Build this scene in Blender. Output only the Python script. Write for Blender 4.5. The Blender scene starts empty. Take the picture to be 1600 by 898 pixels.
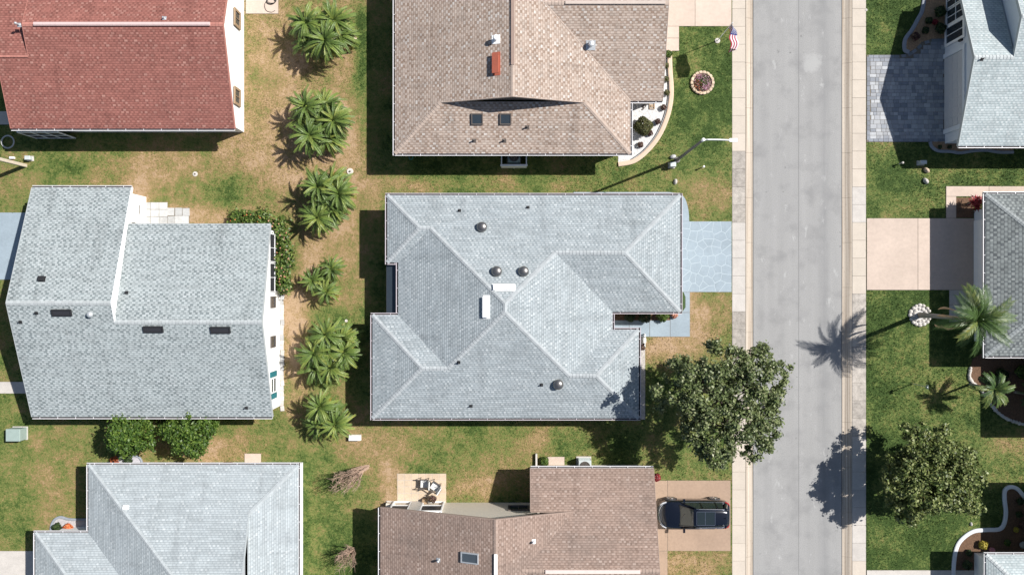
import bpy, math, random
import numpy as np
from mathutils import Vector, Matrix

# ------------------------------------------------------------------ scene basics
SC = bpy.context.scene
COL = SC.collection
S = 23.0          # photograph pixels per metre on the ground
H = 51.0          # drone height in metres

cam_d = bpy.data.cameras.new("camera")
cam_d.sensor_width = 36.0
cam_d.angle_x = 2 * math.atan((800 / S) / H)
cam_d.clip_end = 3000
cam = bpy.data.objects.new("camera", cam_d)
cam.location = (0, 0, H)
COL.objects.link(cam)
SC.camera = cam

SUN_TO = Vector((0.85, 0.335, 1.0)).normalized()
world = bpy.data.worlds.new("World")
SC.world = world
world.use_nodes = True
_nt = world.node_tree
_bg = _nt.nodes["Background"]
_sky = _nt.nodes.new("ShaderNodeTexSky")
_sky.sky_type = 'NISHITA'
_sky.sun_disc = False
_sky.sun_elevation = math.asin(SUN_TO.z)
_sky.sun_rotation = math.atan2(SUN_TO.x, SUN_TO.y)
_nt.links.new(_sky.outputs[0], _bg.inputs[0])
_bg.inputs[1].default_value = 0.060
sun_d = bpy.data.lights.new("sun", 'SUN')
sun_d.energy = 4.6
sun_d.angle = math.radians(0.55)
sun_d.color = (1.0, 0.965, 0.92)
sun = bpy.data.objects.new("sun", sun_d)
sun.rotation_euler = SUN_TO.to_track_quat('Z', 'Y').to_euler()
sun.location = (40, 16, 60)
COL.objects.link(sun)
SC.view_settings.view_transform = 'Standard'
SC.view_settings.look = 'None'
SC.view_settings.gamma = 1
SC.view_settings.exposure = 0.66

# ------------------------------------------------------------------ helpers
def W(px, py, z=0.0):
    k = (H - z) / H / S
    return Vector(((px - 800) * k, -(py - 449) * k, z))

def tag(o, label=None, cat=None, group=None, kind=None):
    if label: o["label"] = label
    if cat: o["category"] = cat
    if group: o["group"] = group
    if kind: o["kind"] = kind
    return o

def empty(name, loc, label=None, cat=None, group=None):
    o = bpy.data.objects.new(name, None)
    o.location = loc
    o.empty_display_size = 0.2
    COL.objects.link(o)
    return tag(o, label, cat, group)

def link(name, mesh, parent=None, loc=None, rot=None):
    o = bpy.data.objects.new(name, mesh)
    COL.objects.link(o)
    if parent is not None: o.parent = parent
    if loc is not None: o.location = loc
    if rot is not None: o.rotation_euler = rot
    return o

class MB:
    """collects faces, builds one mesh object"""
    def __init__(s, off=(0, 0, 0)):
        s.v = []; s.f = []; s.m = []; s.uv = []; s.off = Vector(off)
    def add(s, pts, mi=0, uv=None):
        b = len(s.v)
        s.v.extend([tuple(Vector(p) - s.off) for p in pts])
        s.f.append(list(range(b, b + len(pts)))); s.m.append(mi); s.uv.append(uv)
    def grid(s, rings, mi=0, closed=True, caps=True):
        b = len(s.v); n = len(rings[0])
        for r in rings: s.v.extend([tuple(Vector(p) - s.off) for p in r])
        for i in range(len(rings) - 1):
            for j in range(n if closed else n - 1):
                k = (j + 1) % n
                s.f.append([b + i*n + j, b + i*n + k, b + (i+1)*n + k, b + (i+1)*n + j]); s.m.append(mi); s.uv.append(None)
        if caps and closed:
            s.f.append([b + j for j in range(n)][::-1]); s.m.append(mi); s.uv.append(None)
            s.f.append([b + (len(rings)-1)*n + j for j in range(n)]); s.m.append(mi); s.uv.append(None)
    def box(s, c, d, mi=0, rz=0.0, M=None):
        c = Vector(c); hx, hy, hz = d[0]/2, d[1]/2, d[2]/2
        R = Matrix.Rotation(rz, 3, 'Z') if M is None else M
        P = [c + R @ Vector((x, y, z)) for z in (-hz, hz) for x, y in ((-hx, -hy), (hx, -hy), (hx, hy), (-hx, hy))]
        for q in ((3,2,1,0), (4,5,6,7), (0,1,5,4), (1,2,6,5), (2,3,7,6), (3,0,4,7)):
            s.add([P[i] for i in q], mi)
    def prism(s, poly, z0, z1, mi=0, top=True, bottom=True, bev=0.0):
        a = sum(poly[i][0]*poly[(i+1) % len(poly)][1] - poly[(i+1) % len(poly)][0]*poly[i][1] for i in range(len(poly)))
        if a < 0: poly = poly[::-1]
        n = len(poly)
        lo = [Vector((p[0], p[1], z0)) for p in poly]
        hi = [Vector((p[0], p[1], z1 - bev)) for p in poly]
        for i in range(n):
            k = (i + 1) % n
            s.add([lo[i], lo[k], hi[k], hi[i]], mi)
        if bev > 0:
            ip = offset_poly(poly, bev)
            t = [Vector((p[0], p[1], z1)) for p in ip]
            for i in range(n):
                k = (i + 1) % n
                s.add([hi[i], hi[k], t[k], t[i]], mi)
            hi = t
        if top: s.add(hi, mi)
        if bottom: s.add(lo[::-1], mi)
    def tube(s, pts, rad, seg=8, mi=0, caps=True):
        pts = [Vector(p) for p in pts]
        if not hasattr(rad, '__len__'): rad = [rad] * len(pts)
        rings = []
        prev = None
        for i, p in enumerate(pts):
            d = (pts[min(i+1, len(pts)-1)] - pts[max(i-1, 0)])
            d = d.normalized() if d.length > 1e-9 else Vector((0, 0, 1))
            if prev is None:
                a = Vector((1, 0, 0)) if abs(d.x) < 0.8 else Vector((0, 1, 0))
            else: a = prev
            x = (a - d * a.dot(d)).normalized(); y = d.cross(x); prev = x
            rings.append([p + (x * math.cos(2*math.pi*j/seg) + y * math.sin(2*math.pi*j/seg)) * rad[i] for j in range(seg)])
        s.grid(rings, mi, True, caps)
    def lathe(s, c, prof, seg=16, mi=0):
        c = Vector(c)
        rings = [[c + Vector((r*math.cos(2*math.pi*j/seg), r*math.sin(2*math.pi*j/seg), z)) for j in range(seg)] for r, z in prof]
        s.grid(rings, mi, True, True)
    def build(s, name, mats, parent=None, smooth=False, loc=None):
        me = bpy.data.meshes.new(name)
        me.from_pydata(s.v, [], s.f)
        if not isinstance(mats, (list, tuple)): mats = [mats]
        for m in mats: me.materials.append(m)
        me.polygons.foreach_set("material_index", s.m)
        if any(u is not None for u in s.uv):
            L = me.uv_layers.new(name="UVMap")
            i = 0
            for f, u in zip(s.f, s.uv):
                for j in range(len(f)):
                    if u is not None: L.data[i].uv = u[j]
                    i += 1
        if smooth: me.polygons.foreach_set("use_smooth", [True] * len(s.f))
        me.update()
        return link(name, me, parent, loc)

def offset_poly(poly, d):
    """inset a CCW polygon (list of xy) by d"""
    n = len(poly); out = []
    for i in range(n):
        p0 = Vector(poly[i-1][:2]); p1 = Vector(poly[i][:2]); p2 = Vector(poly[(i+1) % n][:2])
        e1 = (p1 - p0).normalized(); e2 = (p2 - p1).normalized()
        n1 = Vector((-e1.y, e1.x)); n2 = Vector((-e2.y, e2.x))
        den = 1 + n1.dot(n2)
        out.append(p1 + (n1 + n2) * (d / max(den, 0.15)))
    return out

def ccw(poly):
    a = sum(poly[i][0]*poly[(i+1) % len(poly)][1] - poly[(i+1) % len(poly)][0]*poly[i][1] for i in range(len(poly)))
    return poly if a > 0 else poly[::-1]

def rect(x0, y0, x1, y1):
    return [(x0, y0), (x1, y0), (x1, y1), (x0, y1)]

def gpoly(pl):                      # ground pixels -> world xy
    return ccw([tuple(W(a, b)[:2]) for a, b in pl])

def smooth_line(pts, n=6):          # Catmull-Rom through points
    P = [Vector(p) for p in pts]; out = []
    for i in range(len(P) - 1):
        a, b, c, d = P[max(i-1, 0)], P[i], P[i+1], P[min(i+2, len(P)-1)]
        for k in range(n):
            t = k / n
            out.append(0.5 * ((2*b) + (c - a)*t + (2*a - 5*b + 4*c - d)*t*t + (3*b - 3*c + d - a)*t**3))
    out.append(P[-1])
    return out

# ------------------------------------------------------------------ materials
def newmat(name):
    m = bpy.data.materials.new(name); m.use_nodes = True
    nt = m.node_tree; nt.nodes.clear()
    out = nt.nodes.new("ShaderNodeOutputMaterial")
    b = nt.nodes.new("ShaderNodeBsdfPrincipled")
    nt.links.new(b.outputs[0], out.inputs[0])
    return m, nt, b

def N(nt, t, **kw):
    n = nt.nodes.new(t)
    for k, v in kw.items(): setattr(n, k, v)
    return n

def setin(nt, node, idx, val):
    if hasattr(val, 'is_output'): nt.links.new(val, node.inputs[idx])
    else: node.inputs[idx].default_value = val

def math_(nt, op, a, b=0.0, c=None):
    n = N(nt, "ShaderNodeMath", operation=op)
    setin(nt, n, 0, a); setin(nt, n, 1, b)
    if c is not None: setin(nt, n, 2, c)
    return n.outputs[0]

def mixc(nt, fac, a, b, mode='MIX'):
    n = N(nt, "ShaderNodeMix", data_type='RGBA', blend_type=mode)
    def c4(c): return c if hasattr(c, 'is_output') else (c[0], c[1], c[2], 1)
    setin(nt, n, 0, fac); setin(nt, n, 6, c4(a)); setin(nt, n, 7, c4(b))
    return n.outputs[2]

def noise(nt, vec, scale, detail=4, rough=0.6):
    n = N(nt, "ShaderNodeTexNoise")
    n.inputs["Scale"].default_value = scale; n.inputs["Detail"].default_value = detail; n.inputs["Roughness"].default_value = rough
    if vec is not None: nt.links.new(vec, n.inputs["Vector"])
    return n.outputs["Fac"]

def ramp(nt, fac, stops, interp='LINEAR'):
    n = N(nt, "ShaderNodeValToRGB"); cr = n.color_ramp; cr.interpolation = interp
    while len(cr.elements) < len(stops): cr.elements.new(0.5)
    for e, (p, c) in zip(cr.elements, stops):
        e.position = p; e.color = (c[0], c[1], c[2], 1)
    nt.links.new(fac, n.inputs[0])
    return n.outputs[0]

def wpos(nt): return N(nt, "ShaderNodeNewGeometry").outputs["Position"]

def bump(nt, b, height, strength=0.3, dist=0.02):
    n = N(nt, "ShaderNodeBump"); n.inputs["Strength"].default_value = strength; n.inputs["Distance"].default_value = dist
    nt.links.new(height, n.inputs["Height"]); nt.links.new(n.outputs[0], b.inputs["Normal"])

def simple(name, c, rough=0.7, var=0.12, scale=3.0, metal=0.0, rnd=0.0, bmp=0.0, stretch=None, spec=0.4):
    """noise-varied colour; rnd = spread between objects that share it"""
    m, nt, b = newmat(name)
    p = wpos(nt)
    if stretch:
        mp = N(nt, "ShaderNodeMapping"); mp.inputs["Scale"].default_value = stretch
        nt.links.new(p, mp.inputs[0]); p = mp.outputs[0]
    f1 = noise(nt, p, scale, 6, 0.65); f2 = noise(nt, p, scale * 9, 3, 0.6)
    f = math_(nt, 'ADD', math_(nt, 'MULTIPLY', f1, 0.6), math_(nt, 'MULTIPLY', f2, 0.4))
    f = math_(nt, 'MULTIPLY_ADD', math_(nt, 'SUBTRACT', f, 0.5), 2.6, 0.5)
    lo = [x * (1 - var) for x in c]; hi = [min(1, x * (1 + var)) for x in c]
    col = mixc(nt, f, lo, hi)
    if rnd > 0:
        oi = N(nt, "ShaderNodeObjectInfo").outputs["Random"]
        k = math_(nt, 'MULTIPLY_ADD', oi, 2 * rnd, 1 - rnd)
        mm = N(nt, "ShaderNodeVectorMath", operation='SCALE')
        nt.links.new(col, mm.inputs[0]); nt.links.new(k, mm.inputs["Scale"]); col = mm.outputs[0]
    nt.links.new(col, b.inputs["Base Color"])
    b.inputs["Roughness"].default_value = rough; b.inputs["Metallic"].default_value = metal
    b.inputs["Specular IOR Level"].default_value = spec
    if bmp: bump(nt, b, f, bmp, 0.02)
    return m

def leafmat(name, stops, rough=0.45, trans=0.25):
    m, nt, b = newmat(name)
    g = N(nt, "ShaderNodeNewGeometry")
    c = ramp(nt, g.outputs["Random Per Island"], stops)
    nt.links.new(c, b.inputs["Base Color"]); b.inputs["Roughness"].default_value = rough
    b.inputs["Specular IOR Level"].default_value = 0.35
    t = N(nt, "ShaderNodeBsdfTranslucent"); nt.links.new(c, t.inputs[0])
    mx = N(nt, "ShaderNodeMixShader"); mx.inputs[0].default_value = trans
    nt.links.new(b.outputs[0], mx.inputs[1]); nt.links.new(t.outputs[0], mx.inputs[2])
    nt.links.new(mx.outputs[0], nt.nodes["Material Output"].inputs[0])
    return m

def shingle(name, cols, w=0.30, h=0.145, dash=0.5, weather=(0.25, 0.22, 0.2), wamt=0.35, rnd=0.5, shift=0.5, fill=0.5):
    """tab shingles laid in courses on the slope's own UV (metres); cols = light tab, mid, dark dash, pale fleck"""
    m, nt, b = newmat(name)
    light, mid, dark, pale = cols
    uv = N(nt, "ShaderNodeUVMap").outputs[0]
    sp = N(nt, "ShaderNodeSeparateXYZ"); nt.links.new(uv, sp.inputs[0])
    u, v = sp.outputs[0], sp.outputs[1]
    vv = math_(nt, 'DIVIDE', v, h); row = math_(nt, 'FLOOR', vv); fv = math_(nt, 'SUBTRACT', vv, row)
    # per-course random slip so that rows do not line up perfectly
    wr = N(nt, "ShaderNodeTexWhiteNoise", noise_dimensions='1D'); nt.links.new(row, wr.inputs["W"])
    par = math_(nt, 'ADD', math_(nt, 'MULTIPLY', row, shift), math_(nt, 'MULTIPLY', wr.outputs["Value"], 0.22))
    uu = math_(nt, 'ADD', math_(nt, 'DIVIDE', u, w), par); cell = math_(nt, 'FLOOR', uu); fu = math_(nt, 'SUBTRACT', uu, cell)
    cb = N(nt, "ShaderNodeCombineXYZ"); nt.links.new(cell, cb.inputs[0]); nt.links.new(row, cb.inputs[1])
    wn = N(nt, "ShaderNodeTexWhiteNoise", noise_dimensions='2D'); nt.links.new(cb.outputs[0], wn.inputs["Vector"])
    r = wn.outputs["Value"]
    sc = N(nt, "ShaderNodeSeparateColor"); nt.links.new(wn.outputs["Color"], sc.inputs[0]); r2 = sc.outputs[1]; r3 = sc.outputs[2]
    col = mixc(nt, math_(nt, 'MULTIPLY_ADD', r, rnd, 0.5 - rnd/2), light, mid)
    # the lower laminated tooth of each tab: darker dash, random strength and width
    wid = math_(nt, 'MULTIPLY_ADD', math_(nt, 'SUBTRACT', r3, 0.5), 0.3, fill)
    tooth = math_(nt, 'LESS_THAN', fu, wid)
    ds = math_(nt, 'MULTIPLY', tooth, math_(nt, 'MULTIPLY_ADD', r2, dash*0.9, dash*0.45))
    col = mixc(nt, math_(nt, 'MINIMUM', ds, 1.0), col, dark)
    fleck = math_(nt, 'MULTIPLY', math_(nt, 'GREATER_THAN', r, 0.70), math_(nt, 'SUBTRACT', 1.0, tooth))
    col = mixc(nt, math_(nt, 'MULTIPLY', fleck, math_(nt, 'MULTIPLY', r2, 0.75)), col, pale)
    pw = wpos(nt)
    spk = noise(nt, pw, 24, 3, 0.7)
    col = mixc(nt, math_(nt, 'MULTIPLY', math_(nt, 'ABSOLUTE', math_(nt, 'SUBTRACT', spk, 0.5)), 1.6), col, mid)
    big = noise(nt, pw, 0.35, 5, 0.65)
    bf = math_(nt, 'MULTIPLY', math_(nt, 'MAXIMUM', math_(nt, 'SUBTRACT', big, 0.45), 0.0), wamt * 5)
    col = mixc(nt, math_(nt, 'MINIMUM', bf, 0.75), col, weather)
    cs = N(nt, "ShaderNodeCombineXYZ"); nt.links.new(math_(nt, 'FLOOR', math_(nt, 'ADD', math_(nt, 'DIVIDE', u, 0.95), math_(nt, 'MULTIPLY', row, 0.31))), cs.inputs[0]); nt.links.new(row, cs.inputs[1])
    ws = N(nt, "ShaderNodeTexWhiteNoise", noise_dimensions='2D'); nt.links.new(cs.outputs[0], ws.inputs["Vector"])
    mpv = N(nt, "ShaderNodeMapping"); mpv.inputs["Scale"].default_value = (1.1, 0.16, 1); nt.links.new(uv, mpv.inputs[0])
    stk = noise(nt, mpv.outputs[0], 1.0, 5, 0.65)
    tone = math_(nt, 'ADD', math_(nt, 'MULTIPLY_ADD', ws.outputs["Value"], 0.20, 0.90), math_(nt, 'MULTIPLY', math_(nt, 'MINIMUM', math_(nt, 'SUBTRACT', 0.52, stk), 0.0), 1.1))
    sv = N(nt, "ShaderNodeVectorMath", operation='SCALE'); nt.links.new(col, sv.inputs[0]); nt.links.new(tone, sv.inputs["Scale"]); col = sv.outputs[0]
    e1 = math_(nt, 'MULTIPLY', math_(nt, 'LESS_THAN', fv, 0.22), 0.42)  # shadow line painted into the colour along each course's lower edge
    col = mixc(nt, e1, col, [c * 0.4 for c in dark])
    nt.links.new(col, b.inputs["Base Color"])
    b.inputs["Roughness"].default_value = 0.9; b.inputs["Specular IOR Level"].default_value = 0.2
    hgt = math_(nt, 'ADD', math_(nt, 'MULTIPLY', math_(nt, 'SUBTRACT', 1.0, fv), 0.6), math_(nt, 'MULTIPLY', math_(nt, 'SUBTRACT', 1.0, tooth), 0.4))
    bump(nt, b, math_(nt, 'ADD', hgt, math_(nt, 'MULTIPLY', spk, 0.5)), 0.45, 0.02)
    return m

def capmat(name, c):
    m, nt, b = newmat(name)
    r = N(nt, "ShaderNodeNewGeometry").outputs["Random Per Island"]
    sp = noise(nt, wpos(nt), 20, 3, 0.7)
    f = math_(nt, 'ADD', math_(nt, 'MULTIPLY', r, 0.6), math_(nt, 'MULTIPLY', sp, 0.5))
    nt.links.new(mixc(nt, f, [x * 0.82 for x in c], [x * 1.12 for x in c]), b.inputs["Base Color"])
    b.inputs["Roughness"].default_value = 0.9; b.inputs["Specular IOR Level"].default_value = 0.2
    return m

M = {}
M['white'] = simple("white_paint", (0.80, 0.80, 0.79), 0.55, 0.05)
M['gutter'] = simple("gutter_white", (0.72, 0.71, 0.72), 0.4, 0.08)
M['gutter_mauve'] = simple("gutter_mauve", (0.55, 0.50, 0.53), 0.4, 0.1)
M['gutter_floor'] = simple("dark_gutter_floor", (0.035, 0.03, 0.028), 0.95, 0.4, 8)
M['stucco'] = simple("white_stucco", (0.78, 0.78, 0.76), 0.85, 0.05, 6, bmp=0.2)
M['cream'] = simple("cream_siding", (0.62, 0.56, 0.47), 0.8, 0.06, 5, stretch=(1, 1, 12))
M['bluegrey'] = simple("pale_blue_stucco", (0.62, 0.66, 0.70), 0.8, 0.05, 6)
M['soffit'] = simple("soffit", (0.6, 0.6, 0.58), 0.8, 0.05)
M['glass'] = simple("dark_glass", (0.03, 0.04, 0.05), 0.08, 0.1, spec=0.8)
M['screen'] = simple("dark_screen", (0.025, 0.025, 0.03), 0.6, 0.2, 12)
M['brownframe'] = simple("brown_frame", (0.30, 0.21, 0.13), 0.6, 0.15)
M['darkframe'] = simple("bronze_frame", (0.10, 0.085, 0.075), 0.5, 0.15)
M['teal'] = simple("teal_shutter", (0.02, 0.14, 0.16), 0.6, 0.1)
M['steel'] = simple("dark_steel", (0.24, 0.23, 0.22), 0.32, 0.15, 6, metal=0.85)
M['galv'] = simple("galvanised", (0.55, 0.57, 0.58), 0.4, 0.12, 6, metal=0.5)
M['black'] = simple("black_plastic", (0.02, 0.02, 0.022), 0.6, 0.2)
M['redvent'] = simple("red_metal", (0.36, 0.10, 0.06), 0.6, 0.15)
M['concrete'] = simple("concrete", (0.47, 0.415, 0.35), 0.9, 0.10, 1.2, rnd=0.05, bmp=0.15)
M['concrete_old'] = simple("weathered_concrete", (0.34, 0.31, 0.275), 0.92, 0.5, 2.6, rnd=0.12, bmp=0.2)
M['concrete_pale'] = simple("pale_concrete", (0.45, 0.42, 0.385), 0.9, 0.16, 1.6, rnd=0.06, bmp=0.15)
M['concrete_pink'] = simple("pink_concrete", (0.48, 0.39, 0.325), 0.85, 0.14, 0.5, rnd=0.04)
M['concrete_tan'] = simple("tan_concrete", (0.315, 0.225, 0.163), 0.85, 0.16, 0.6, rnd=0.06)
M['joint'] = simple("joint_dirt", (0.16, 0.14, 0.11), 0.95, 0.3, 6)
M['paintblue'] = simple("blue_grey_coating", (0.255, 0.31, 0.35), 0.7, 0.13, 0.8, rnd=0.05)
M['paintjoint'] = simple("pale_joint", (0.38, 0.445, 0.48), 0.8, 0.10, 4)
M['stone_tan'] = simple("tan_stone", (0.55, 0.43, 0.31), 0.85, 0.18, 4, rnd=0.15, bmp=0.3)
M['stone_white'] = simple("white_stone", (0.50, 0.47, 0.43), 0.85, 0.15, 6, rnd=0.12, bmp=0.3)
M['stone_grey'] = simple("grey_stone", (0.42, 0.42, 0.41), 0.9, 0.2, 4, rnd=0.15, bmp=0.3)
M['tile_tan'] = simple("travertine", (0.50, 0.395, 0.285), 0.8, 0.18, 2, rnd=0.06, bmp=0.1)
M['gravel_white'] = simple("white_gravel", (0.54, 0.53, 0.52), 0.95, 0.45, 7, bmp=0.6)
M['mulch'] = simple("wood_mulch", (0.13, 0.075, 0.045), 0.95, 0.55, 9, bmp=0.8)
M['mulch_tan'] = simple("tan_mulch", (0.34, 0.22, 0.13), 0.95, 0.5, 9, bmp=0.8)
M['kerbwhite'] = simple("white_kerbing", (0.60, 0.62, 0.64), 0.8, 0.08, 3)
M['kerbgrey'] = simple("grey_kerbing", (0.24, 0.26, 0.29), 0.85, 0.15, 4)
M['kerbtan'] = simple("tan_kerbing", (0.55, 0.42, 0.32), 0.85, 0.1, 4)
M['bark'] = simple("bark", (0.17, 0.14, 0.115), 0.95, 0.35, 7, bmp=0.6)
M['palmbark'] = simple("palm_trunk", (0.29, 0.27, 0.245), 0.95, 0.25, 4, stretch=(1, 1, 8), bmp=0.5)
M['twig'] = simple("bare_twigs", (0.34, 0.24, 0.18), 0.9, 0.3, 8)
M['deadfrond'] = simple("dead_frond", (0.46, 0.31, 0.18), 0.9, 0.25, 6)
M['wood'] = simple("wooden_post", (0.52, 0.45, 0.35), 0.85, 0.15, 4, bmp=0.2)
M['soil'] = simple("soil", (0.11, 0.075, 0.055), 0.95, 0.4, 5, bmp=0.5)
M['boxgreen'] = simple("utility_green", (0.27, 0.34, 0.31), 0.6, 0.1, 4)
M['boxgrey'] = simple("utility_grey", (0.46, 0.50, 0.50), 0.5, 0.1, 4)
M['terracotta'] = simple("terracotta", (0.33, 0.16, 0.09), 0.8, 0.2, 5)
M['hose'] = simple("hose", (0.05, 0.12, 0.11), 0.5, 0.1)
M['polemetal'] = simple("lamp_pole", (0.16, 0.15, 0.15), 0.6, 0.15)

M['leaf_oak'] = leafmat("oak_leaf", [(0, (0.035, 0.055, 0.018)), (0.5, (0.135, 0.175, 0.062)), (0.85, (0.23, 0.265, 0.115)), (1, (0.36, 0.37, 0.22))], 0.45, 0.22)
M['leaf_yellowgreen'] = leafmat("olive_leaf", [(0, (0.045, 0.070, 0.018)), (0.5, (0.140, 0.180, 0.050)), (1, (0.29, 0.31, 0.12))], 0.45, 0.22)
M['leaf_green'] = leafmat("bright_leaf", [(0, (0.03, 0.065, 0.012)), (0.6, (0.085, 0.155, 0.025)), (1, (0.17, 0.24, 0.045))], 0.45, 0.3)
M['leaf_dark'] = leafmat("dark_leaf", [(0, (0.012, 0.026, 0.008)), (0.7, (0.035, 0.06, 0.018)), (1, (0.07, 0.10, 0.03))], 0.5, 0.15)
M['leaf_hedge'] = leafmat("hedge_leaf", [(0, (0.03, 0.06, 0.012)), (0.6, (0.085, 0.14, 0.025)), (1, (0.17, 0.22, 0.05))], 0.45, 0.2)
M['leaf_topiary'] = leafmat("topiary_leaf", [(0, (0.05, 0.055, 0.016)), (0.6, (0.10, 0.115, 0.04)), (1, (0.17, 0.14, 0.06))], 0.6, 0.15)
M['leaf_maroon'] = leafmat("maroon_leaf", [(0, (0.05, 0.02, 0.018)), (0.6, (0.12, 0.055, 0.05)), (1, (0.16, 0.12, 0.06))], 0.5, 0.15)
M['leaf_red'] = leafmat("red_leaf", [(0, (0.07, 0.008, 0.012)), (0.6, (0.28, 0.02, 0.03)), (1, (0.5, 0.10, 0.09))], 0.4, 0.2)
M['petal_orange'] = leafmat("orange_petal", [(0, (0.5, 0.09, 0.02)), (1, (0.65, 0.25, 0.10))], 0.6, 0.2)
M['petal_pink'] = leafmat("pink_petal", [(0, (0.30, 0.08, 0.16)), (0.6, (0.5, 0.28, 0.36)), (1, (0.6, 0.45, 0.5))], 0.6, 0.2)
M['petal_salmon'] = leafmat("salmon_petal", [(0, (0.55, 0.2, 0.12)), (1, (0.6, 0.38, 0.28))], 0.6, 0.2)
M['petal_yellow'] = leafmat("yellow_leaf", [(0, (0.35, 0.28, 0.03)), (1, (0.5, 0.42, 0.08))], 0.6, 0.2)
def frondmat(name, stops):
    m = leafmat(name, stops, 0.46, 0.15); [setattr(n.inputs['Specular IOR Level'], 'default_value', 0.4) for n in m.node_tree.nodes if n.type == 'BSDF_PRINCIPLED']
    nt = m.node_tree
    # whole-frond variation on top of leaflet variation
    rp = [n for n in nt.nodes if n.type == 'VALTORGB'][0]
    g = [n for n in nt.nodes if n.type == 'NEW_GEOMETRY'][0]
    oi = N(nt, "ShaderNodeObjectInfo").outputs["Random"]
    f = math_(nt, 'ADD', math_(nt, 'MULTIPLY', g.outputs["Random Per Island"], 0.35), math_(nt, 'MULTIPLY', oi, 0.65))
    nt.links.new(f, rp.inputs[0])
    return m
M['frond'] = frondmat("palm_leaflet", [(0, (0.050, 0.090, 0.020)), (0.5, (0.125, 0.190, 0.040)), (0.85, (0.22, 0.27, 0.06)), (1, (0.34, 0.30, 0.06))])
M['frond_yellow'] = frondmat("old_palm_leaflet", [(0, (0.09, 0.12, 0.02)), (0.5, (0.20, 0.20, 0.03)), (1, (0.36, 0.27, 0.06))])
M['frond_royal'] = frondmat("feather_palm_leaflet", [(0, (0.03, 0.065, 0.018)), (0.6, (0.075, 0.13, 0.03)), (0.9, (0.17, 0.20, 0.05)), (1, (0.30, 0.25, 0.06))])

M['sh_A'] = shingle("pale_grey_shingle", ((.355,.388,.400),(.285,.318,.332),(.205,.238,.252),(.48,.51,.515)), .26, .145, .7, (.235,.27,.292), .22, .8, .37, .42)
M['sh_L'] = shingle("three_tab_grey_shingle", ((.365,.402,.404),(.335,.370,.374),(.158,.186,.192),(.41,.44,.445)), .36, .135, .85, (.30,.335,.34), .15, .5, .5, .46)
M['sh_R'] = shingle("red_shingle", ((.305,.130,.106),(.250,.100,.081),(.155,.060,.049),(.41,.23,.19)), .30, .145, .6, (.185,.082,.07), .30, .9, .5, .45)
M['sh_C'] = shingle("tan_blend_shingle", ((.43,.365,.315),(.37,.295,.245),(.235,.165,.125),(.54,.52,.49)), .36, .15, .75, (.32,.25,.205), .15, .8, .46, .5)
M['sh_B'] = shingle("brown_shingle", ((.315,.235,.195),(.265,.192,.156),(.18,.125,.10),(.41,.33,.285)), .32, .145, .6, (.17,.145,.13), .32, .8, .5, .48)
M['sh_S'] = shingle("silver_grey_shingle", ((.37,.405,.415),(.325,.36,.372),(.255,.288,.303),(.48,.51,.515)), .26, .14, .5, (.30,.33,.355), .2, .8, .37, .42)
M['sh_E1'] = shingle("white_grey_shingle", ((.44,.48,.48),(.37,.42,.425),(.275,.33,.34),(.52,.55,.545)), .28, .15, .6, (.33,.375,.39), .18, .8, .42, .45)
M['sh_E2'] = shingle("old_green_grey_shingle", ((.235,.255,.25),(.20,.22,.215),(.09,.10,.105),(.30,.32,.31)), .32, .2, .8, (.15,.165,.16), .25, .7, .5, .5)
CAP = {'sh_A': (0.345, 0.37, 0.38), 'sh_L': (0.345, 0.37, 0.375), 'sh_R': (0.36, 0.16, 0.13), 'sh_C': (0.385, 0.31, 0.26),
       'sh_B': (0.31, 0.235, 0.195), 'sh_S': (0.355, 0.385, 0.395), 'sh_E1': (0.43, 0.46, 0.46), 'sh_E2': (0.26, 0.28, 0.28)}
for k in CAP: M['cap_' + k] = capmat("ridge_cap_" + k, CAP[k])

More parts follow.
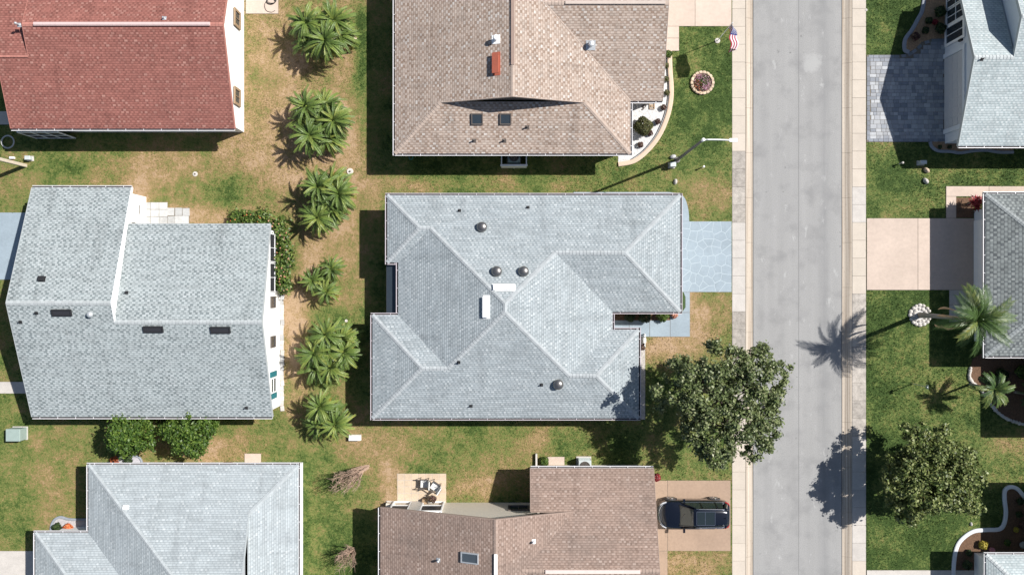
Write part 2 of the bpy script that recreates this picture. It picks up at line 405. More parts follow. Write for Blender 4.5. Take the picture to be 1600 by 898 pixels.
# asphalt: grey wheel-worn lanes, a seam, tar streaks
def asphalt():
    m, nt, b = newmat("worn_asphalt")
    p = wpos(nt)
    sp = N(nt, "ShaderNodeSeparateXYZ"); nt.links.new(p, sp.inputs[0])
    mp = N(nt, "ShaderNodeMapping"); mp.inputs["Scale"].default_value = (1.6, 0.10, 1); nt.links.new(p, mp.inputs[0])
    lane = noise(nt, mp.outputs[0], 1.0, 4, 0.55)
    fine = noise(nt, p, 16, 4, 0.75)
    blot = noise(nt, p, 0.7, 5, 0.6)
    col = mixc(nt, math_(nt, 'MULTIPLY_ADD', math_(nt, 'SUBTRACT', lane, 0.5), 1.8, 0.5), (0.270, 0.268, 0.262), (0.318, 0.315, 0.307))
    col = mixc(nt, math_(nt, 'MULTIPLY', math_(nt, 'MAXIMUM', math_(nt, 'SUBTRACT', blot, 0.50), 0), 3.6), col, (0.215, 0.214, 0.212))
    col = mixc(nt, math_(nt, 'MULTIPLY', math_(nt, 'MAXIMUM', math_(nt, 'SUBTRACT', fine, 0.45), 0), 2.2), col, (0.16, 0.16, 0.16))
    # worn track near the east lane
    sx = math_(nt, 'ABSOLUTE', math_(nt, 'SUBTRACT', sp.outputs[0], (1289 - 800) / S))
    trk = math_(nt, 'MULTIPLY', math_(nt, 'MAXIMUM', math_(nt, 'SUBTRACT', 1.0, math_(nt, 'DIVIDE', sx, 0.5)), 0), noise(nt, mp.outputs[0], 2.3, 5, 0.7))
    col = mixc(nt, math_(nt, 'MULTIPLY', trk, 0.75), col, (0.17, 0.172, 0.175))
    # pale worn scuffs
    mp2 = N(nt, "ShaderNodeMapping"); mp2.inputs["Scale"].default_value = (1.6, 0.7, 1); nt.links.new(p, mp2.inputs[0])
    sc = noise(nt, mp2.outputs[0], 0.9, 6, 0.7)
    col = mixc(nt, math_(nt, 'MULTIPLY', math_(nt, 'MAXIMUM', math_(nt, 'SUBTRACT', sc, 0.61), 0), 6.0), col, (0.43, 0.43, 0.42))
    dk = noise(nt, p, 1.9, 4, 0.55)
    col = mixc(nt, math_(nt, 'MULTIPLY', math_(nt, 'MAXIMUM', math_(nt, 'SUBTRACT', dk, 0.70), 0), 9.0), col, (0.10, 0.10, 0.10))
    vp = N(nt, "ShaderNodeVectorMath", operation='DISTANCE'); nt.links.new(p, vp.inputs[0]); vp.inputs[1].default_value = ((1268-800)/S, (449-98)/S, -.125)
    pd = math_(nt, 'ADD', vp.outputs["Value"], math_(nt, 'MULTIPLY', math_(nt, 'SUBTRACT', noise(nt, p, 1.6, 6, 0.7), 0.5), 2.2))
    pm_ = math_(nt, 'MULTIPLY', math_(nt, 'MAXIMUM', math_(nt, 'SUBTRACT', 0.85, pd), 0), 1.6)
    col = mixc(nt, math_(nt, 'MINIMUM', math_(nt, 'MULTIPLY', pm_, 0.6), 0.45), col, (0.40, 0.40, 0.39))
    # construction seam down the middle
    wob = math_(nt, 'MULTIPLY', math_(nt, 'SUBTRACT', noise(nt, p, 1.2, 3), 0.5), 0.04)
    d = math_(nt, 'ABSOLUTE', math_(nt, 'ADD', math_(nt, 'SUBTRACT', sp.outputs[0], (1249 - 800) / S), wob))
    col = mixc(nt, math_(nt, 'MULTIPLY', math_(nt, 'LESS_THAN', d, 0.025), 0.55), col, (0.13, 0.13, 0.13))
    nt.links.new(col, b.inputs["Base Color"]); b.inputs["Roughness"].default_value = 0.92; b.inputs["Specular IOR Level"].default_value = 0.25
    bump(nt, b, fine, 0.25, 0.01)
    return m
M['asphalt'] = asphalt()

def kerbmat(side):
    m, nt, b = newmat("kerb_concrete")
    p = wpos(nt)
    mp = N(nt, "ShaderNodeMapping"); mp.inputs["Scale"].default_value = (14, 0.12, 1); nt.links.new(p, mp.inputs[0])
    st = noise(nt, mp.outputs[0], 1.0, 3, 0.5); f = noise(nt, p, 7, 5, 0.7)
    col = mixc(nt, math_(nt, 'MULTIPLY_ADD', math_(nt, 'SUBTRACT', st, 0.5), 3.0, 0.5), (0.30, 0.245, 0.19), (0.50, 0.44, 0.365))
    col = mixc(nt, math_(nt, 'MULTIPLY', math_(nt, 'MAXIMUM', math_(nt, 'SUBTRACT', f, 0.55), 0), 2.5), col, (0.17, 0.12, 0.09))
    nt.links.new(col, b.inputs["Base Color"]); b.inputs["Roughness"].default_value = 0.92
    return m
M['kerb'] = kerbmat(0)

# lawn: colour follows the dryness painted on the sward itself (attribute 'dry')
def lawnmat(name, isl):
    m, nt, b = newmat(name)
    at = N(nt, "ShaderNodeAttribute", attribute_name="dry").outputs["Fac"]
    p = wpos(nt)
    f = math_(nt, 'SUBTRACT', noise(nt, p, 3.4, 7, 0.78), 0.5)
    f2 = math_(nt, 'SUBTRACT', noise(nt, p, 9, 4, 0.8), 0.5)
    f3 = math_(nt, 'SUBTRACT', ramp(nt, noise(nt, p, 0.9, 7, 0.72), [(0.42, (0,0,0)), (0.60, (1,1,1))]), 0.5)
    d = math_(nt, 'ADD', at, math_(nt, 'MULTIPLY', f, 1.35)); d = math_(nt, 'ADD', d, math_(nt, 'MULTIPLY', f3, 0.24)); d = math_(nt, 'ADD', d, math_(nt, 'MULTIPLY', f2, 1.0))
    if isl:
        r = N(nt, "ShaderNodeNewGeometry").outputs["Random Per Island"]
        d = math_(nt, 'ADD', d, math_(nt, 'MULTIPLY', math_(nt, 'SUBTRACT', r, 0.5), 0.55))
    c = ramp(nt, d, [(0.0, (0.036, 0.066, 0.013)), (0.18, (0.076, 0.116, 0.027)), (0.38, (0.145, 0.165, 0.047)), (0.58, (0.208, 0.168, 0.066)), (0.8, (0.305, 0.208, 0.105)), (1.0, (0.38, 0.265, 0.165))])
    nt.links.new(c, b.inputs["Base Color"]); b.inputs["Roughness"].default_value = 0.8; b.inputs["Specular IOR Level"].default_value = 0.2
    if not isl: bump(nt, b, math_(nt, 'ADD', f, f2), 0.8, 0.05)
    return m
M['lawn'] = lawnmat("lawn_ground", False)
M['blades'] = lawnmat("grass_blades", True)

# ------------------------------------------------------------------ dryness field (numpy), in photograph pixels on the ground
_rs = np.random.RandomState(5)
_lat = _rs.rand(64, 64)
def vnoise(x, y, s):
    x = x / s; y = y / s
    xi = np.floor(x).astype(int); yi = np.floor(y).astype(int); fx = x - xi; fy = y - yi
    fx = fx*fx*(3-2*fx); fy = fy*fy*(3-2*fy)
    g = lambda a, b: _lat[a % 64, b % 64]
    return (g(xi, yi)*(1-fx) + g(xi+1, yi)*fx)*(1-fy) + (g(xi, yi+1)*(1-fx) + g(xi+1, yi+1)*fx)*fy
BLOBS = [(440,100,90,170,.42),(490,235,80,60,.34),(545,120,20,120,.25),(563,40,12,70,-.35),(560,110,12,50,-.25),(180,262,150,30,.22),(310,255,80,40,.22),
 (105,266,36,16,-.42),(372,292,34,20,-.36),(275,335,70,22,.42),(215,297,16,14,.75),(330,345,60,18,.36),(20,300,30,40,.25),(500,400,60,60,.22),(545,360,30,60,.26),
 (465,575,22,70,.34),(462,495,18,40,.40),(535,470,26,60,-.06),(470,640,30,30,.12),(70,750,90,90,.10),(290,692,150,14,.30),(330,715,70,10,.35),
 (590,705,36,70,.28),(612,770,16,40,.42),(735,762,55,22,.44),(700,700,180,35,.05),(520,820,60,90,-.12),(495,830,12,90,.20),(838,690,26,16,.40),(1098,312,36,24,.52),
 (1085,500,55,45,.60),(1035,545,70,22,.34),(930,680,80,30,.05),(640,290,60,14,.30),(760,288,240,10,.12),(560,300,40,20,.15),(1080,130,60,70,-.10),(1020,280,90,14,.02),
 (1110,215,30,60,-.10),(1450,840,90,50,-.02),(1430,120,18,18,.30),(1375,40,14,30,.18),(1470,265,40,10,.22),(1440,560,80,90,-.06),(1570,690,60,24,.22),(1085,880,60,24,.34),
 (1380,20,60,90,-.10),(1130,300,10,60,.12),(1060,440,20,40,.2),(905,760,20,10,.3),(970,740,140,12,.22),(450,740,30,40,.02)]
def dryness(x, y):
    px = x * S + 800; py = 449 - y * S
    d = np.where(px > 1330, 0.15, 0.29) + np.zeros_like(px)
    d = np.where(px < 560, d + 0.06, d)
    d = np.where((py > 600) & (px < 900), d - 0.03, d)
    for bx, by, rx, ry, a in BLOBS:
        d = d + a * np.exp(-(((px-bx)/rx)**2 + ((py-by)/ry)**2) * 0.7)
    d = d + (vnoise(px+300, py+900, 47)-.5)*.34 + (vnoise(px+77, py+311, 19)-.5)*.30 + (vnoise(px, py, 150)-.5)*.15
    return np.clip(d, 0.0, 1.0)

# ------------------------------------------------------------------ ground, lawns, road, kerbs, pavements
EXCL = []          # ground polygons (world xy) without grass
RX0, RX1 = 1177, 1317          # road edges
g = MB(); g.add([(-900,-900,-.35),(900,-900,-.35),(900,900,-.35),(-900,900,-.35)])
o = g.build("ground", simple("far_ground", (0.10, 0.12, 0.04), 0.9, 0.4, 0.05)); tag(o, kind="structure")

def lawn(name, x0, x1, y0, y1, step=0.3):
    nx = int((x1-x0)/step)+1; ny = int((y1-y0)/step)+1
    X, Y = np.meshgrid(np.linspace(x0, x1, nx), np.linspace(y0, y1, ny))
    Z = (vnoise(X*S+500, Y*S+200, 60)-.5)*.03 - .012
    v = np.stack([X.ravel(), Y.ravel(), Z.ravel()], 1)
    i = np.arange(nx*ny).reshape(ny, nx)
    f = np.stack([i[:-1,:-1].ravel(), i[:-1,1:].ravel(), i[1:,1:].ravel(), i[1:,:-1].ravel()], 1)
    me = bpy.data.meshes.new(name); me.from_pydata(v.tolist(), [], f.tolist())
    a = me.attributes.new("dry", 'FLOAT', 'POINT'); a.data.foreach_set("value", dryness(v[:,0], v[:,1]).astype(np.float32))
    me.materials.append(M['lawn']); me.polygons.foreach_set("use_smooth", [True]*len(f)); me.update()
    o = link(name, me); tag(o, kind="structure"); return o
LX1 = W(1144, 0).x; RXS = W(1353.5, 0).x
lawn("lawn", -46, LX1, -30, 30)
lawn("lawn", RXS, 48, -30, 30)

rb = MB(); x0 = W(RX0+1.0,0).x; x1 = W(RX1-.8,0).x
rb.prism(rect(x0, -60, x1, 60), -0.30, -0.125)
o = rb.build("road", M['asphalt']); tag(o, kind="structure")

def kerb(px_out, px_road, sgn):
    root = MB(); xo = W(px_out,0).x; xr = W(px_road,0).x
    root.prism(rect(min(xo,xr)+.01, -45, max(xo,xr)-.01, 45), -.34, -.16)
    base = root.build("kerb", M['joint']); tag(base, kind="structure")
    prof = [(0,.004),(.15,.003),(.32,-.03),(.55,-.085),(.72,-.118),(1,-.121),(1,-.2),(0,-.2)]
    L = 3.05; y = -24.4; mesh = None
    while y < 24:
        if mesh is None:
            b = MB((0,0,0))
            rings = [[Vector((xo + (xr-xo)*t, yy, z)) for t, z in prof] for yy in (0.006, L-0.006)]
            b.grid(rings)
            o = b.build("kerb_section", M['kerb'], base, loc=(0,y,0)); mesh = o.data
        else: o = link("kerb_section", mesh, base, (0,y,0))
        y += L
kerb(1165, RX0, 1); kerb(1331, RX1, -1)

def sidewalk(pxa, pxb, pattern, seed):
    xa = W(pxa,0).x; xb = W(pxb,0).x
    b = MB(); b.prism(rect(xa-.005, -45, xb+.005, 45), -.3, -.02)
    base = b.build("sidewalk", M['joint']); tag(base, kind="structure")
    ms = {}
    rnd = random.Random(seed)
    for i in range(34):
        py = 14 + (i-1)*27.8
        key = 'concrete'
        for a, c, k in pattern:
            if a <= py < c: key = k
        if key not in ms:
            q = MB(); q.prism(rect(xa, -27.8/S+.006, xb, -.006), -.1, .012, bev=.008)
            o = q.build("slab", M[key], base, loc=(0, W(0,py).y, 0)); ms[key] = o.data
        else: o = link("slab", ms[key], base, (0, W(0,py).y, 0))
        o.location.z = rnd.uniform(-.004, .004)
    EXCL.append(rect(xa-.02, -60, xb+.02, 60))
sidewalk(1144, 1164.5, [(235,345,'concrete_old'),(345,460,'concrete_pale'),(460,640,'concrete_old')], 1)
sidewalk(1331.5, 1353, [(270,342,'concrete_pale'),(455,655,'concrete_old'),(655,700,'concrete_pale'),(700,860,'concrete_pale')], 2)

def pave(name, polys, mat, z=0.02, base_mat=None, label=None):
    """a structure root of joint material with slab children"""
    allp = [gpoly(p) for p in polys]
    b = MB()
    for p in allp: b.prism(p, -.2, z-.012)
    root = b.build(name, base_mat or M['joint']); tag(root, kind="structure")
    for p in allp:
        q = MB(); q.prism(offset_poly(p, .012), -.05, z, bev=.006)
        q.build("slab", mat, root)
        EXCL.append(p)
    return root

# north drive, its entry walk
pave("driveway", [rect(1030,-60,1086,41.5), rect(1086,-60,1143,41.5), rect(1030,41.5,1061,60), rect(1030,60,1061,80)], M['concrete_pink'], .022)
# tan drive with the car
pave("driveway", [rect(1012,750,1043,860), rect(1043,750,1141.5,860), rect(1012,860,1043,960)], M['concrete_tan'], .022)
# wide pink drive across the street
pave("driveway", [rect(1354,341,1434,453), rect(1434,341,1527,453)], M['concrete_pink'], .022)
pave("path", [rect(1478,291,1545,307), rect(1545,291,1680,307), rect(1478,307,1494,341)], M['concrete_pink'], .022)
pave("path", [rect(1483,453,1545,476), rect(1483,476,1545,503)], M['concrete_pale'], .02)
pave("driveway", [rect(1354,890,1530,960)], M['concrete_pale'], .02)
# west side pieces
pave("driveway", [rect(-30,332,60,437)], M['paintblue'], .02)
pave("path", [rect(-30,596,66,614.5)], M['concrete_pale'], .02)
pave("driveway", [rect(-30,860,70,960)], M['concrete_pale'], .02)
pave("patio", [rect(384,-40,435,22)], M['concrete_pink'], .02)
pave("patio", [rect(-20,-30,30,30)], M['concrete_pink'], .02)
pave("path", [rect(382,708,408,745)], M['concrete_pink'], .02)
pave("path", [rect(855,713,882,745)], M['concrete_pink'], .02)
pave("path", [rect(-10,174,24,195)], M['concrete_pale'], .02)

# blue coated path round the central house
import math as _m
arc = [(1063+ (1077-1063)*_m.sin(t), 345-(345-304)*_m.cos(t)) for t in [i*_m.pi/16 for i in range(9)]]
pave("path", [[(896,300),(1046,300),(1058,302),(1063,304)]+arc+[(1077,346),(1050,346),(1050,312),(896,312)],
              [(1050,456),(1078,456),(1078,488),(1050,488)],
              rect(950,500,983,526), rect(983,500,1015,526), rect(1015,500,1047,526), [(1047,488),(1078,488),(1078,526),(1047,526)]], M['paintblue'], .02)
# crazy paving drive (cells of a Voronoi plan)
def clip(poly, p, n, d):            # keep (q-p).n <= d
    out = []
    for i in range(len(poly)):
        a = poly[i]; b = poly[(i+1) % len(poly)]
        da = (a-p).dot(n)-d; db = (b-p).dot(n)-d
        if da <= 0: out.append(a)
        if (da < 0 < db) or (db < 0 < da): out.append(a + (b-a)*(da/(da-db)))
    return out
def crazy():
    R = gpoly(rect(1050,346,1143,456))
    b = MB(); b.prism(R, -.2, .014); root = b.build("driveway", M['paintjoint']); tag(root, kind="structure"); EXCL.append(R)
    rnd = random.Random(11); seeds = []
    x0,y0 = R[0]; x1,y1 = R[2]; nx, ny = 7, 8
    for i in range(nx):
        for j in range(ny):
            seeds.append(Vector((x0+(i+.5+rnd.uniform(-.42,.42))*(x1-x0)/nx, y0+(j+.5+rnd.uniform(-.42,.42))*(y1-y0)/ny)))
    for s in seeds:
        poly = [Vector(p) for p in R]
        for t in seeds:
            if t is s: continue
            dv = t - s
            if dv.length > 3: continue
            poly = clip(poly, s, dv.normalized(), dv.length/2-.022)
        if len(poly) < 3: continue
        q = MB(); q.prism(poly, 0, .021); q.build("paving_stone", M['paintblue'], root)
crazy()

# paver drive, top right
def pavers():
    out = [(1354,86),(1405,86),(1418,84),(1430,76),(1440,66),(1455,61),(1484,60),(1484,222),(1354,222)]
    R = gpoly(out)
    b = MB(); b.prism(R, -.2, .008); root = b.build("driveway", M['joint']); tag(root, kind="structure"); EXCL.append(R)
    mats = [simple("paver_grey_%s" % n, c, .85, .16, 5, rnd=.12, bmp=.2) for n, c in (("mid", (.31,.32,.335)), ("pale", (.37,.38,.39)), ("dark", (.235,.25,.275)))]
    bm = simple("paver_border", (.20,.215,.24), .85, .15, 5, rnd=.15)
    rnd = random.Random(4)
    inner = [Vector(p) for p in ccw(offset_poly(R, .27))]
    cache = {}
    def piece(cx, cy, w, h, m, name="paver"):
        k = (round(w,2), round(h,2), m.name)
        if k not in cache:
            q = MB(); q.prism(rect(-w/2+.008,-h/2+.008,w/2-.008,h/2-.008), -.04, .022, bev=.008)
            o = q.build(name, m, root); cache[k] = o.data
        else: o = link(name, cache[k], root)
        o.location = (cx, cy, rnd.uniform(-.003,.003)); return o
    def inside(P, x, y):
        return all(True for _ in [0]) and pip(P, x, y)
    x = W(1358.5,0).x; xe = W(1478,0).x
    # columns of rows: run rows along x, random lengths
    y = W(0,217).y; ytop = W(0,64).y
    while y < ytop:
        h = rnd.choice((.23,.30,.30)); cx = x + rnd.uniform(0,.1)
        while cx < xe:
            w = rnd.choice((.23,.30,.38,.45))
            if pip(inner, cx+w/2, y+h/2) and cx+w < xe+.25:
                piece(cx+w/2, y+h/2, w, h, rnd.choices(mats,(5,3,3))[0])
            cx += w
        y += h
    # border course following the outline (skip the house side)
    P = offset_poly(R, .12); Rn = len(P)
    for i in range(Rn):
        a, c = Vector(P[i]), Vector(P[(i+1)%Rn]); L = (c-a).length
        n = max(1, int(L/.33))
        ang = math.atan2(c.y-a.y, c.x-a.x)
        for j in range(n):
            p = a.lerp(c, (j+.5)/n)
            o = piece(p.x, p.y, L/n if n > 1 else min(L,.33), .22, bm, "border_paver"); o.rotation_euler[2] = ang
def pip(poly, x, y):
    ins = False; n = len(poly)
    for i in range(n):
        a = poly[i]; b = poly[i-1]
        if (a[1] > y) != (b[1] > y) and x < (b[0]-a[0])*(y-a[1])/(b[1]-a[1])+a[0]: ins = not ins
    return ins
pavers()

# travertine patio of the brown house, stepping slabs at the left house's back door
def tiled(name, x0, y0, x1, y1, nx, ny, mat, seed, drop=0.0, jit=0.0, pname="tile"):
    R = gpoly(rect(x0,y0,x1,y1)); b = MB(); b.prism(R, -.2, .012); root = b.build(name, M['concrete_pale'] if name == 'patio' else M['joint']); tag(root, kind="structure"); EXCL.append(R)
    rnd = random.Random(seed); a = W(x0,y1); c = W(x1,y0); w = (c.x-a.x)/nx; h = (c.y-a.y)/ny
    q = MB(); q.prism(rect(-w/2+.012,-h/2+.012,w/2-.012,h/2-.012), -.04, .022, bev=.006); mesh = None
    for i in range(nx):
        for j in range(ny):
            if rnd.random() < drop: continue
            L = (a.x+(i+.5)*w+rnd.uniform(-jit,jit), a.y+(j+.5)*h+rnd.uniform(-jit,jit), rnd.uniform(-.003,.003))
            if mesh is None: o = q.build(pname, mat, root, loc=L); mesh = o.data
            else: o = link(pname, mesh, root, L)
            o.rotation_euler[2] = rnd.uniform(-jit,jit)
tiled("patio", 620.5,739.5,697,790, 7, 5, M['tile_tan'], 1)
tiled("path", 222,316,262,350, 3, 3, M['stone_grey'], 2)
tiled("path", 262,325,296,350, 3, 2, M['stone_grey'], 3, .0, .03)
# strip of edging stones along the left house
for i, py in enumerate(range(462, 640, 17)):
    pass

# ------------------------------------------------------------------ houses
class House:
    def __init__(s, label, ze, slope, sh, center, wallmat, gut='gutter', name="house", rake=None):
        s.rake = rake or M['cap_'+sh]; s.ze = ze; s.k = (H-ze)/H; s.sl = slope; s.sh = sh; s.gut = M[gut]; s.wm = wallmat
        c = s.P(center[0], center[1], 0); s.c = Vector((c.x, c.y, 0))
        s.root = empty(name, s.c, label, "house")
    def P(s, u, v, d=0.0, dz=0.0):
        return Vector(((u-800)/S*s.k, -(v-449)/S*s.k, s.ze + s.sl*d*s.k/S + dz))
    def mb(s): return MB(s.c)
    white_at = None
    def roof(s, faces, gutters=True, nogut=()):
        vs = {}; order = []
        F = []
        for f in faces:
            pts = [s.P(*p) for p in f]
            nrm = Vector((0,0,0))
            for i in range(len(pts)):
                a, b = pts[i], pts[(i+1)%len(pts)]; nrm += a.cross(b)
            ff = list(f)
            if nrm.z < 0: ff = ff[::-1]; nrm = -nrm
            F.append(([tuple(p) for p in ff], nrm.normalized()))
        T = 0.17
        m = s.mb()
        edges = {}
        for fi, (f, n) in enumerate(F):
            pts = [s.P(*p) for p in f]
            t = Vector((0,0,1)).cross(n); t = t.normalized() if t.length > 1e-6 else Vector((1,0,0))
            g = n.cross(t)
            m.add(pts, 0, [(p.dot(t)+50, p.dot(g)+50) for p in pts])
            m.add([p - Vector((0,0,T)) for p in pts][::-1], 1, [(0,0)]*len(pts))
            for i in range(len(f)): edges[(f[i], f[(i+1)%len(f)])] = fi
        bound = [e for e in edges if (e[1], e[0]) not in edges]
        for a, b in bound:
            pa, pb = s.P(*a), s.P(*b); dn = Vector((0,0,T))
            m.add([pa-dn, pb-dn, pb, pa], 2, [(0,0)]*4)
        s.roofo = m.build("roof", [M[s.sh], M['soffit'], s.rake], s.root)
        # ridge and hip caps
        for (a, b), fi in edges.items():
            if (b, a) not in edges or (a, b) > (b, a): continue
            n1 = F[fi][1]; n2 = F[edges[(b, a)]][1]
            if n1.dot(n2) > .9995: continue
            pa, pb = s.P(*a), s.P(*b)
            c2 = sum((s.P(*p) for p in F[edges[(b,a)]][0]), Vector()) / len(F[edges[(b,a)]][0])
            if n1.dot(c2 - (pa+pb)/2) > -1e-4: continue          # valley
            if pa.z > pb.z: pa, pb, n1, n2 = pb, pa, n2, n1
            e = (pb-pa); L = e.length; e = e/L
            d1 = e.cross(n1); d2 = n2.cross(e)
            if d1.z > 0: d1 = -d1
            if d2.z > 0: d2 = -d2
            up = (n1+n2).normalized()
            q = s.mb(); n = max(1, int(L/.21)); w = .135
            for i in range(n):
                A = pa + e*(L*i/n); B = pa + e*min(L, L*(i+1)/n+.02)
                ha, hb = up*.034, up*.014
                lo = [A+d1*w+n1*.028, A+ha, A+d2*w+n2*.028]; hi = [B+d1*w+n1*.008, B+hb, B+d2*w+n2*.008]
                q.add([lo[0],lo[1],hi[1],hi[0]]); q.add([lo[1],lo[2],hi[2],hi[1]])
                q.add([lo[0]-n1*.02, lo[1]-up*.02, lo[1], lo[0]]); q.add([lo[1]-up*.02, lo[2]-n2*.02, lo[2], lo[1]])
            # weld each piece into one island
            q.build("ridge_cap", M['cap_'+s.sh], s.roofo)
            ob = COL.objects[-1] if False else None
        # eaves: gutters ; rakes: boards
        for a, b in bound:
            pa, pb = s.P(*a), s.P(*b); e = (pb-pa); L = e.length; e = e/L
            on = Vector((e.y, -e.x, 0)).normalized()
            if abs(a[2]) < 1e-6 and abs(b[2]) < 1e-6:
                if not gutters or (a[:2], b[:2]) in nogut or L < .25: continue
                w = .125
                nx = [x for x in bound if x[0] == b]; ext = 0
                if nx:
                    e2 = (s.P(*nx[0][1])-pb)
                    if abs(nx[0][1][2]) < 1e-6:
                        ext = w if e.x*e2.y-e.y*e2.x > 0 else -w-.003
                A = pa - Vector((0,0,.02)); B = pb + e*ext - Vector((0,0,.02))
                q = s.mb(); t = .014
                def off(o_, z): return on*o_ + Vector((0,0,z))
                prof = [(.004,-.13),(w,-.13),(w+.012,.0),(w-.022,.0),(w-t-.006,-.012),(w-t-.012,-.05),(.018,-.05),(.004,-.04)]
                q.grid([[A+off(*p) for p in prof],[B+off(*p) for p in prof]], 0)
                q.add([A+off(.018,-.045),A+off(w-t-.01,-.045),B+off(w-t-.01,-.045),B+off(.018,-.045)][::-1], 1)  # dark strip along the gutter floor
                k = .5
                while k < L-.2:                      # hanger straps
                    c = A + e*k + on*(w*.5+.006) + Vector((0,0,.004))
                    q.box(c, (.03, w-.012, .008), 0, math.atan2(e.y, e.x)); k += 1.15
                q.build("gutter", [s.gut, M['gutter_floor']], s.root)
            else:
                if L < .2: continue
                q = s.mb(); up = Vector((0,0,1))
                A0 = pa + on*.003; B0 = pb + on*.003
                pts = lambda P_: [P_+up*-.2, P_+on*.035+up*-.2, P_+on*.035+up*.012, P_+up*.012]
                q.grid([pts(A0), pts(B0)], 0)
                q.build("rake_board", M['white'] if s.white_at and abs(a[0]-s.white_at) < 1 and abs(b[0]-s.white_at) < 1 else s.rake, s.root)
    def walls(s, outline, inset=.4):
        p = ccw([tuple(s.P(u,v)[:2]) for u, v in outline])
        ins = offset_poly(p, inset); s.wp = ins
        m = s.mb(); m.prism(ins, -.1, s.ze-.04, top=False)
        m.build("wall", s.wm, s.root); EXCL.append(ins)
    def vwall(s, pts, thick=.16, n=(1,0), mat=None, name="gable_wall"):
        """vertical wall from world points, thickened against its normal n"""
        nn = Vector((n[0], n[1], 0)); m = s.mb()
        A = [Vector(p) for p in pts]; B = [p - nn*thick for p in A]
        m.add(A); m.add(B[::-1])
        for i in range(len(A)):
            k = (i+1) % len(A); m.add([A[k], A[i], B[i], B[k]])
        return m.build(name, mat or s.wm, s.root)
    def window(s, x, y, z, w, h, n, frame='white', grid=(1,1), name="window", pane='glass', fw=.07):
        nn = Vector((n[0], n[1], 0)); t = Vector((-nn.y, nn.x, 0)); c = Vector((x,y,z))
        m = s.mb(); ang = math.atan2(t.y, t.x)
        for q in (-1,1):
            m.box(c + t*(q*(w/2-fw/2)) + nn*.04, (fw,.08,h), 0, ang)
            m.box(c + Vector((0,0,q*(h/2-fw/2))) + nn*.042, (w-2*fw-.002,.08,fw), 0, ang)
        for i in range(1, grid[0]): m.box(c + t*(w*(i/grid[0]-.5)) + nn*.036, (.035,.06,h-2*fw-.002), 0, ang)
        for j in range(1, grid[1]): m.box(c + Vector((0,0,h*(j/grid[1]-.5))) + nn*.034, (w-2*fw-.004,.055,.035), 0, ang)
        f = m.build(name, M[frame], s.root)
        q = s.mb(); q.box(c + nn*.012, (w-.06,.022,h-.06), 0, ang); q.build("pane", M[pane], s.root).parent = f
        return f
    def surf(s, face_pt, grad, u, v):
        pass

def edge_z(hs, a, b, t):
    return hs.P(*a).lerp(hs.P(*b), t)

# a point on a slope: eave line v0 (or u0), distance d in plan pixels
class Slope:
    def __init__(s, hs, axis, e0, sgn): s.h, s.axis, s.e0, s.sgn = hs, axis, e0, sgn
    def at(s, px, py):
        """world point where the photograph pixel meets this slope"""
        d = 60.0
        for _ in range(8):
            z = s.h.ze + s.h.sl*d*s.h.k/S; f = (H-z)/(H-s.h.ze)
            u = 800+(px-800)*f; v = 449+(py-449)*f
            d = ((v if s.axis == 'v' else u)-s.e0)*s.sgn
        return s.h.P(u, v, d)
    def frame(s):
        sl = s.h.sl; c = 1/math.sqrt(1+sl*sl)
        up = {('v',1):Vector((0,-1,0)),('v',-1):Vector((0,1,0)),('u',1):Vector((1,0,0)),('u',-1):Vector((-1,0,0))}[(s.axis,s.sgn)]
        g = (up + Vector((0,0,sl)))*c; t = g.cross(Vector((0,0,1))).normalized(); n = t.cross(g)
        if n.z < 0: n = -n
        t = g.cross(n)
        return t, g, n
    def mat3(s):
        t, g, n = s.frame(); return Matrix((t, g, n)).transposed()

def box_vent(hs, sl, px, py, w, l, h, mat, name="roof_vent"):
    p = sl.at(px, py); R = sl.mat3(); n = R.col[2]
    m = hs.mb(); m.box(p + n*(h*.4), (w*.8, l*.8, h*.8), 0, M=R); m.box(p + n*(h*.8+.02), (w, l, .05), 0, M=R)
    m.box(p + n*.012, (w*1.15, l*1.15, .02), 0, M=R)
    return m.build(name, mat, hs.root)
def skylight(hs, sl, px, py, w, l, frame, pane, h=.10):
    p = sl.at(px, py); R = sl.mat3(); n = R.col[2]; t = R.col[0]; g = R.col[1]
    m = hs.mb(); fw = .07
    for q in (-1,1):
        m.box(p + t*(q*(w/2-fw/2)) + n*(h/2), (fw,l,h), 0, M=R)
        m.box(p + g*(q*(l/2-fw/2)) + n*(h/2-.004), (w-2*fw-.002,fw,h), 0, M=R)
    f = m.build("skylight", frame, hs.root)
    q = hs.mb(); q.box(p + n*(h*.55), (w-2*fw+.01, l-2*fw+.01, .03), 0, M=R)
    q.build("pane", pane, hs.root).parent = f
def dome_vent(hs, sl, px, py, r, mat):
    p = sl.at(px, py); m = hs.mb()
    m.lathe(p + Vector((0,0,-.06)), [(r*.7,0),(r*.7,.20),(r*.98,.20),(r,.23),(r*.95,.28),(r*.8,.34),(r*.55,.385),(r*.25,.405),(.02,.41)], 24)
    m.build("roof_vent", mat, hs.root, smooth=True)
def pipe(hs, sl, px, py, r=.045, h=.3, mat=None, cap=False):
    p = sl.at(px, py); m = hs.mb()
    m.tube([p - Vector((0,0,.05)), p + Vector((0,0,h))], r, 10)
    R = sl.mat3(); m.box(p + R.col[2]*.01, (r*5,r*5,.02), 0, M=R)
    if cap: m.lathe(p + Vector((0,0,h-.02)), [(r*1.6,0),(r*1.7,.06),(r*1.2,.13),(r*.3,.15)], 12)
    m.build("vent_pipe", mat or M['black'], hs.root)

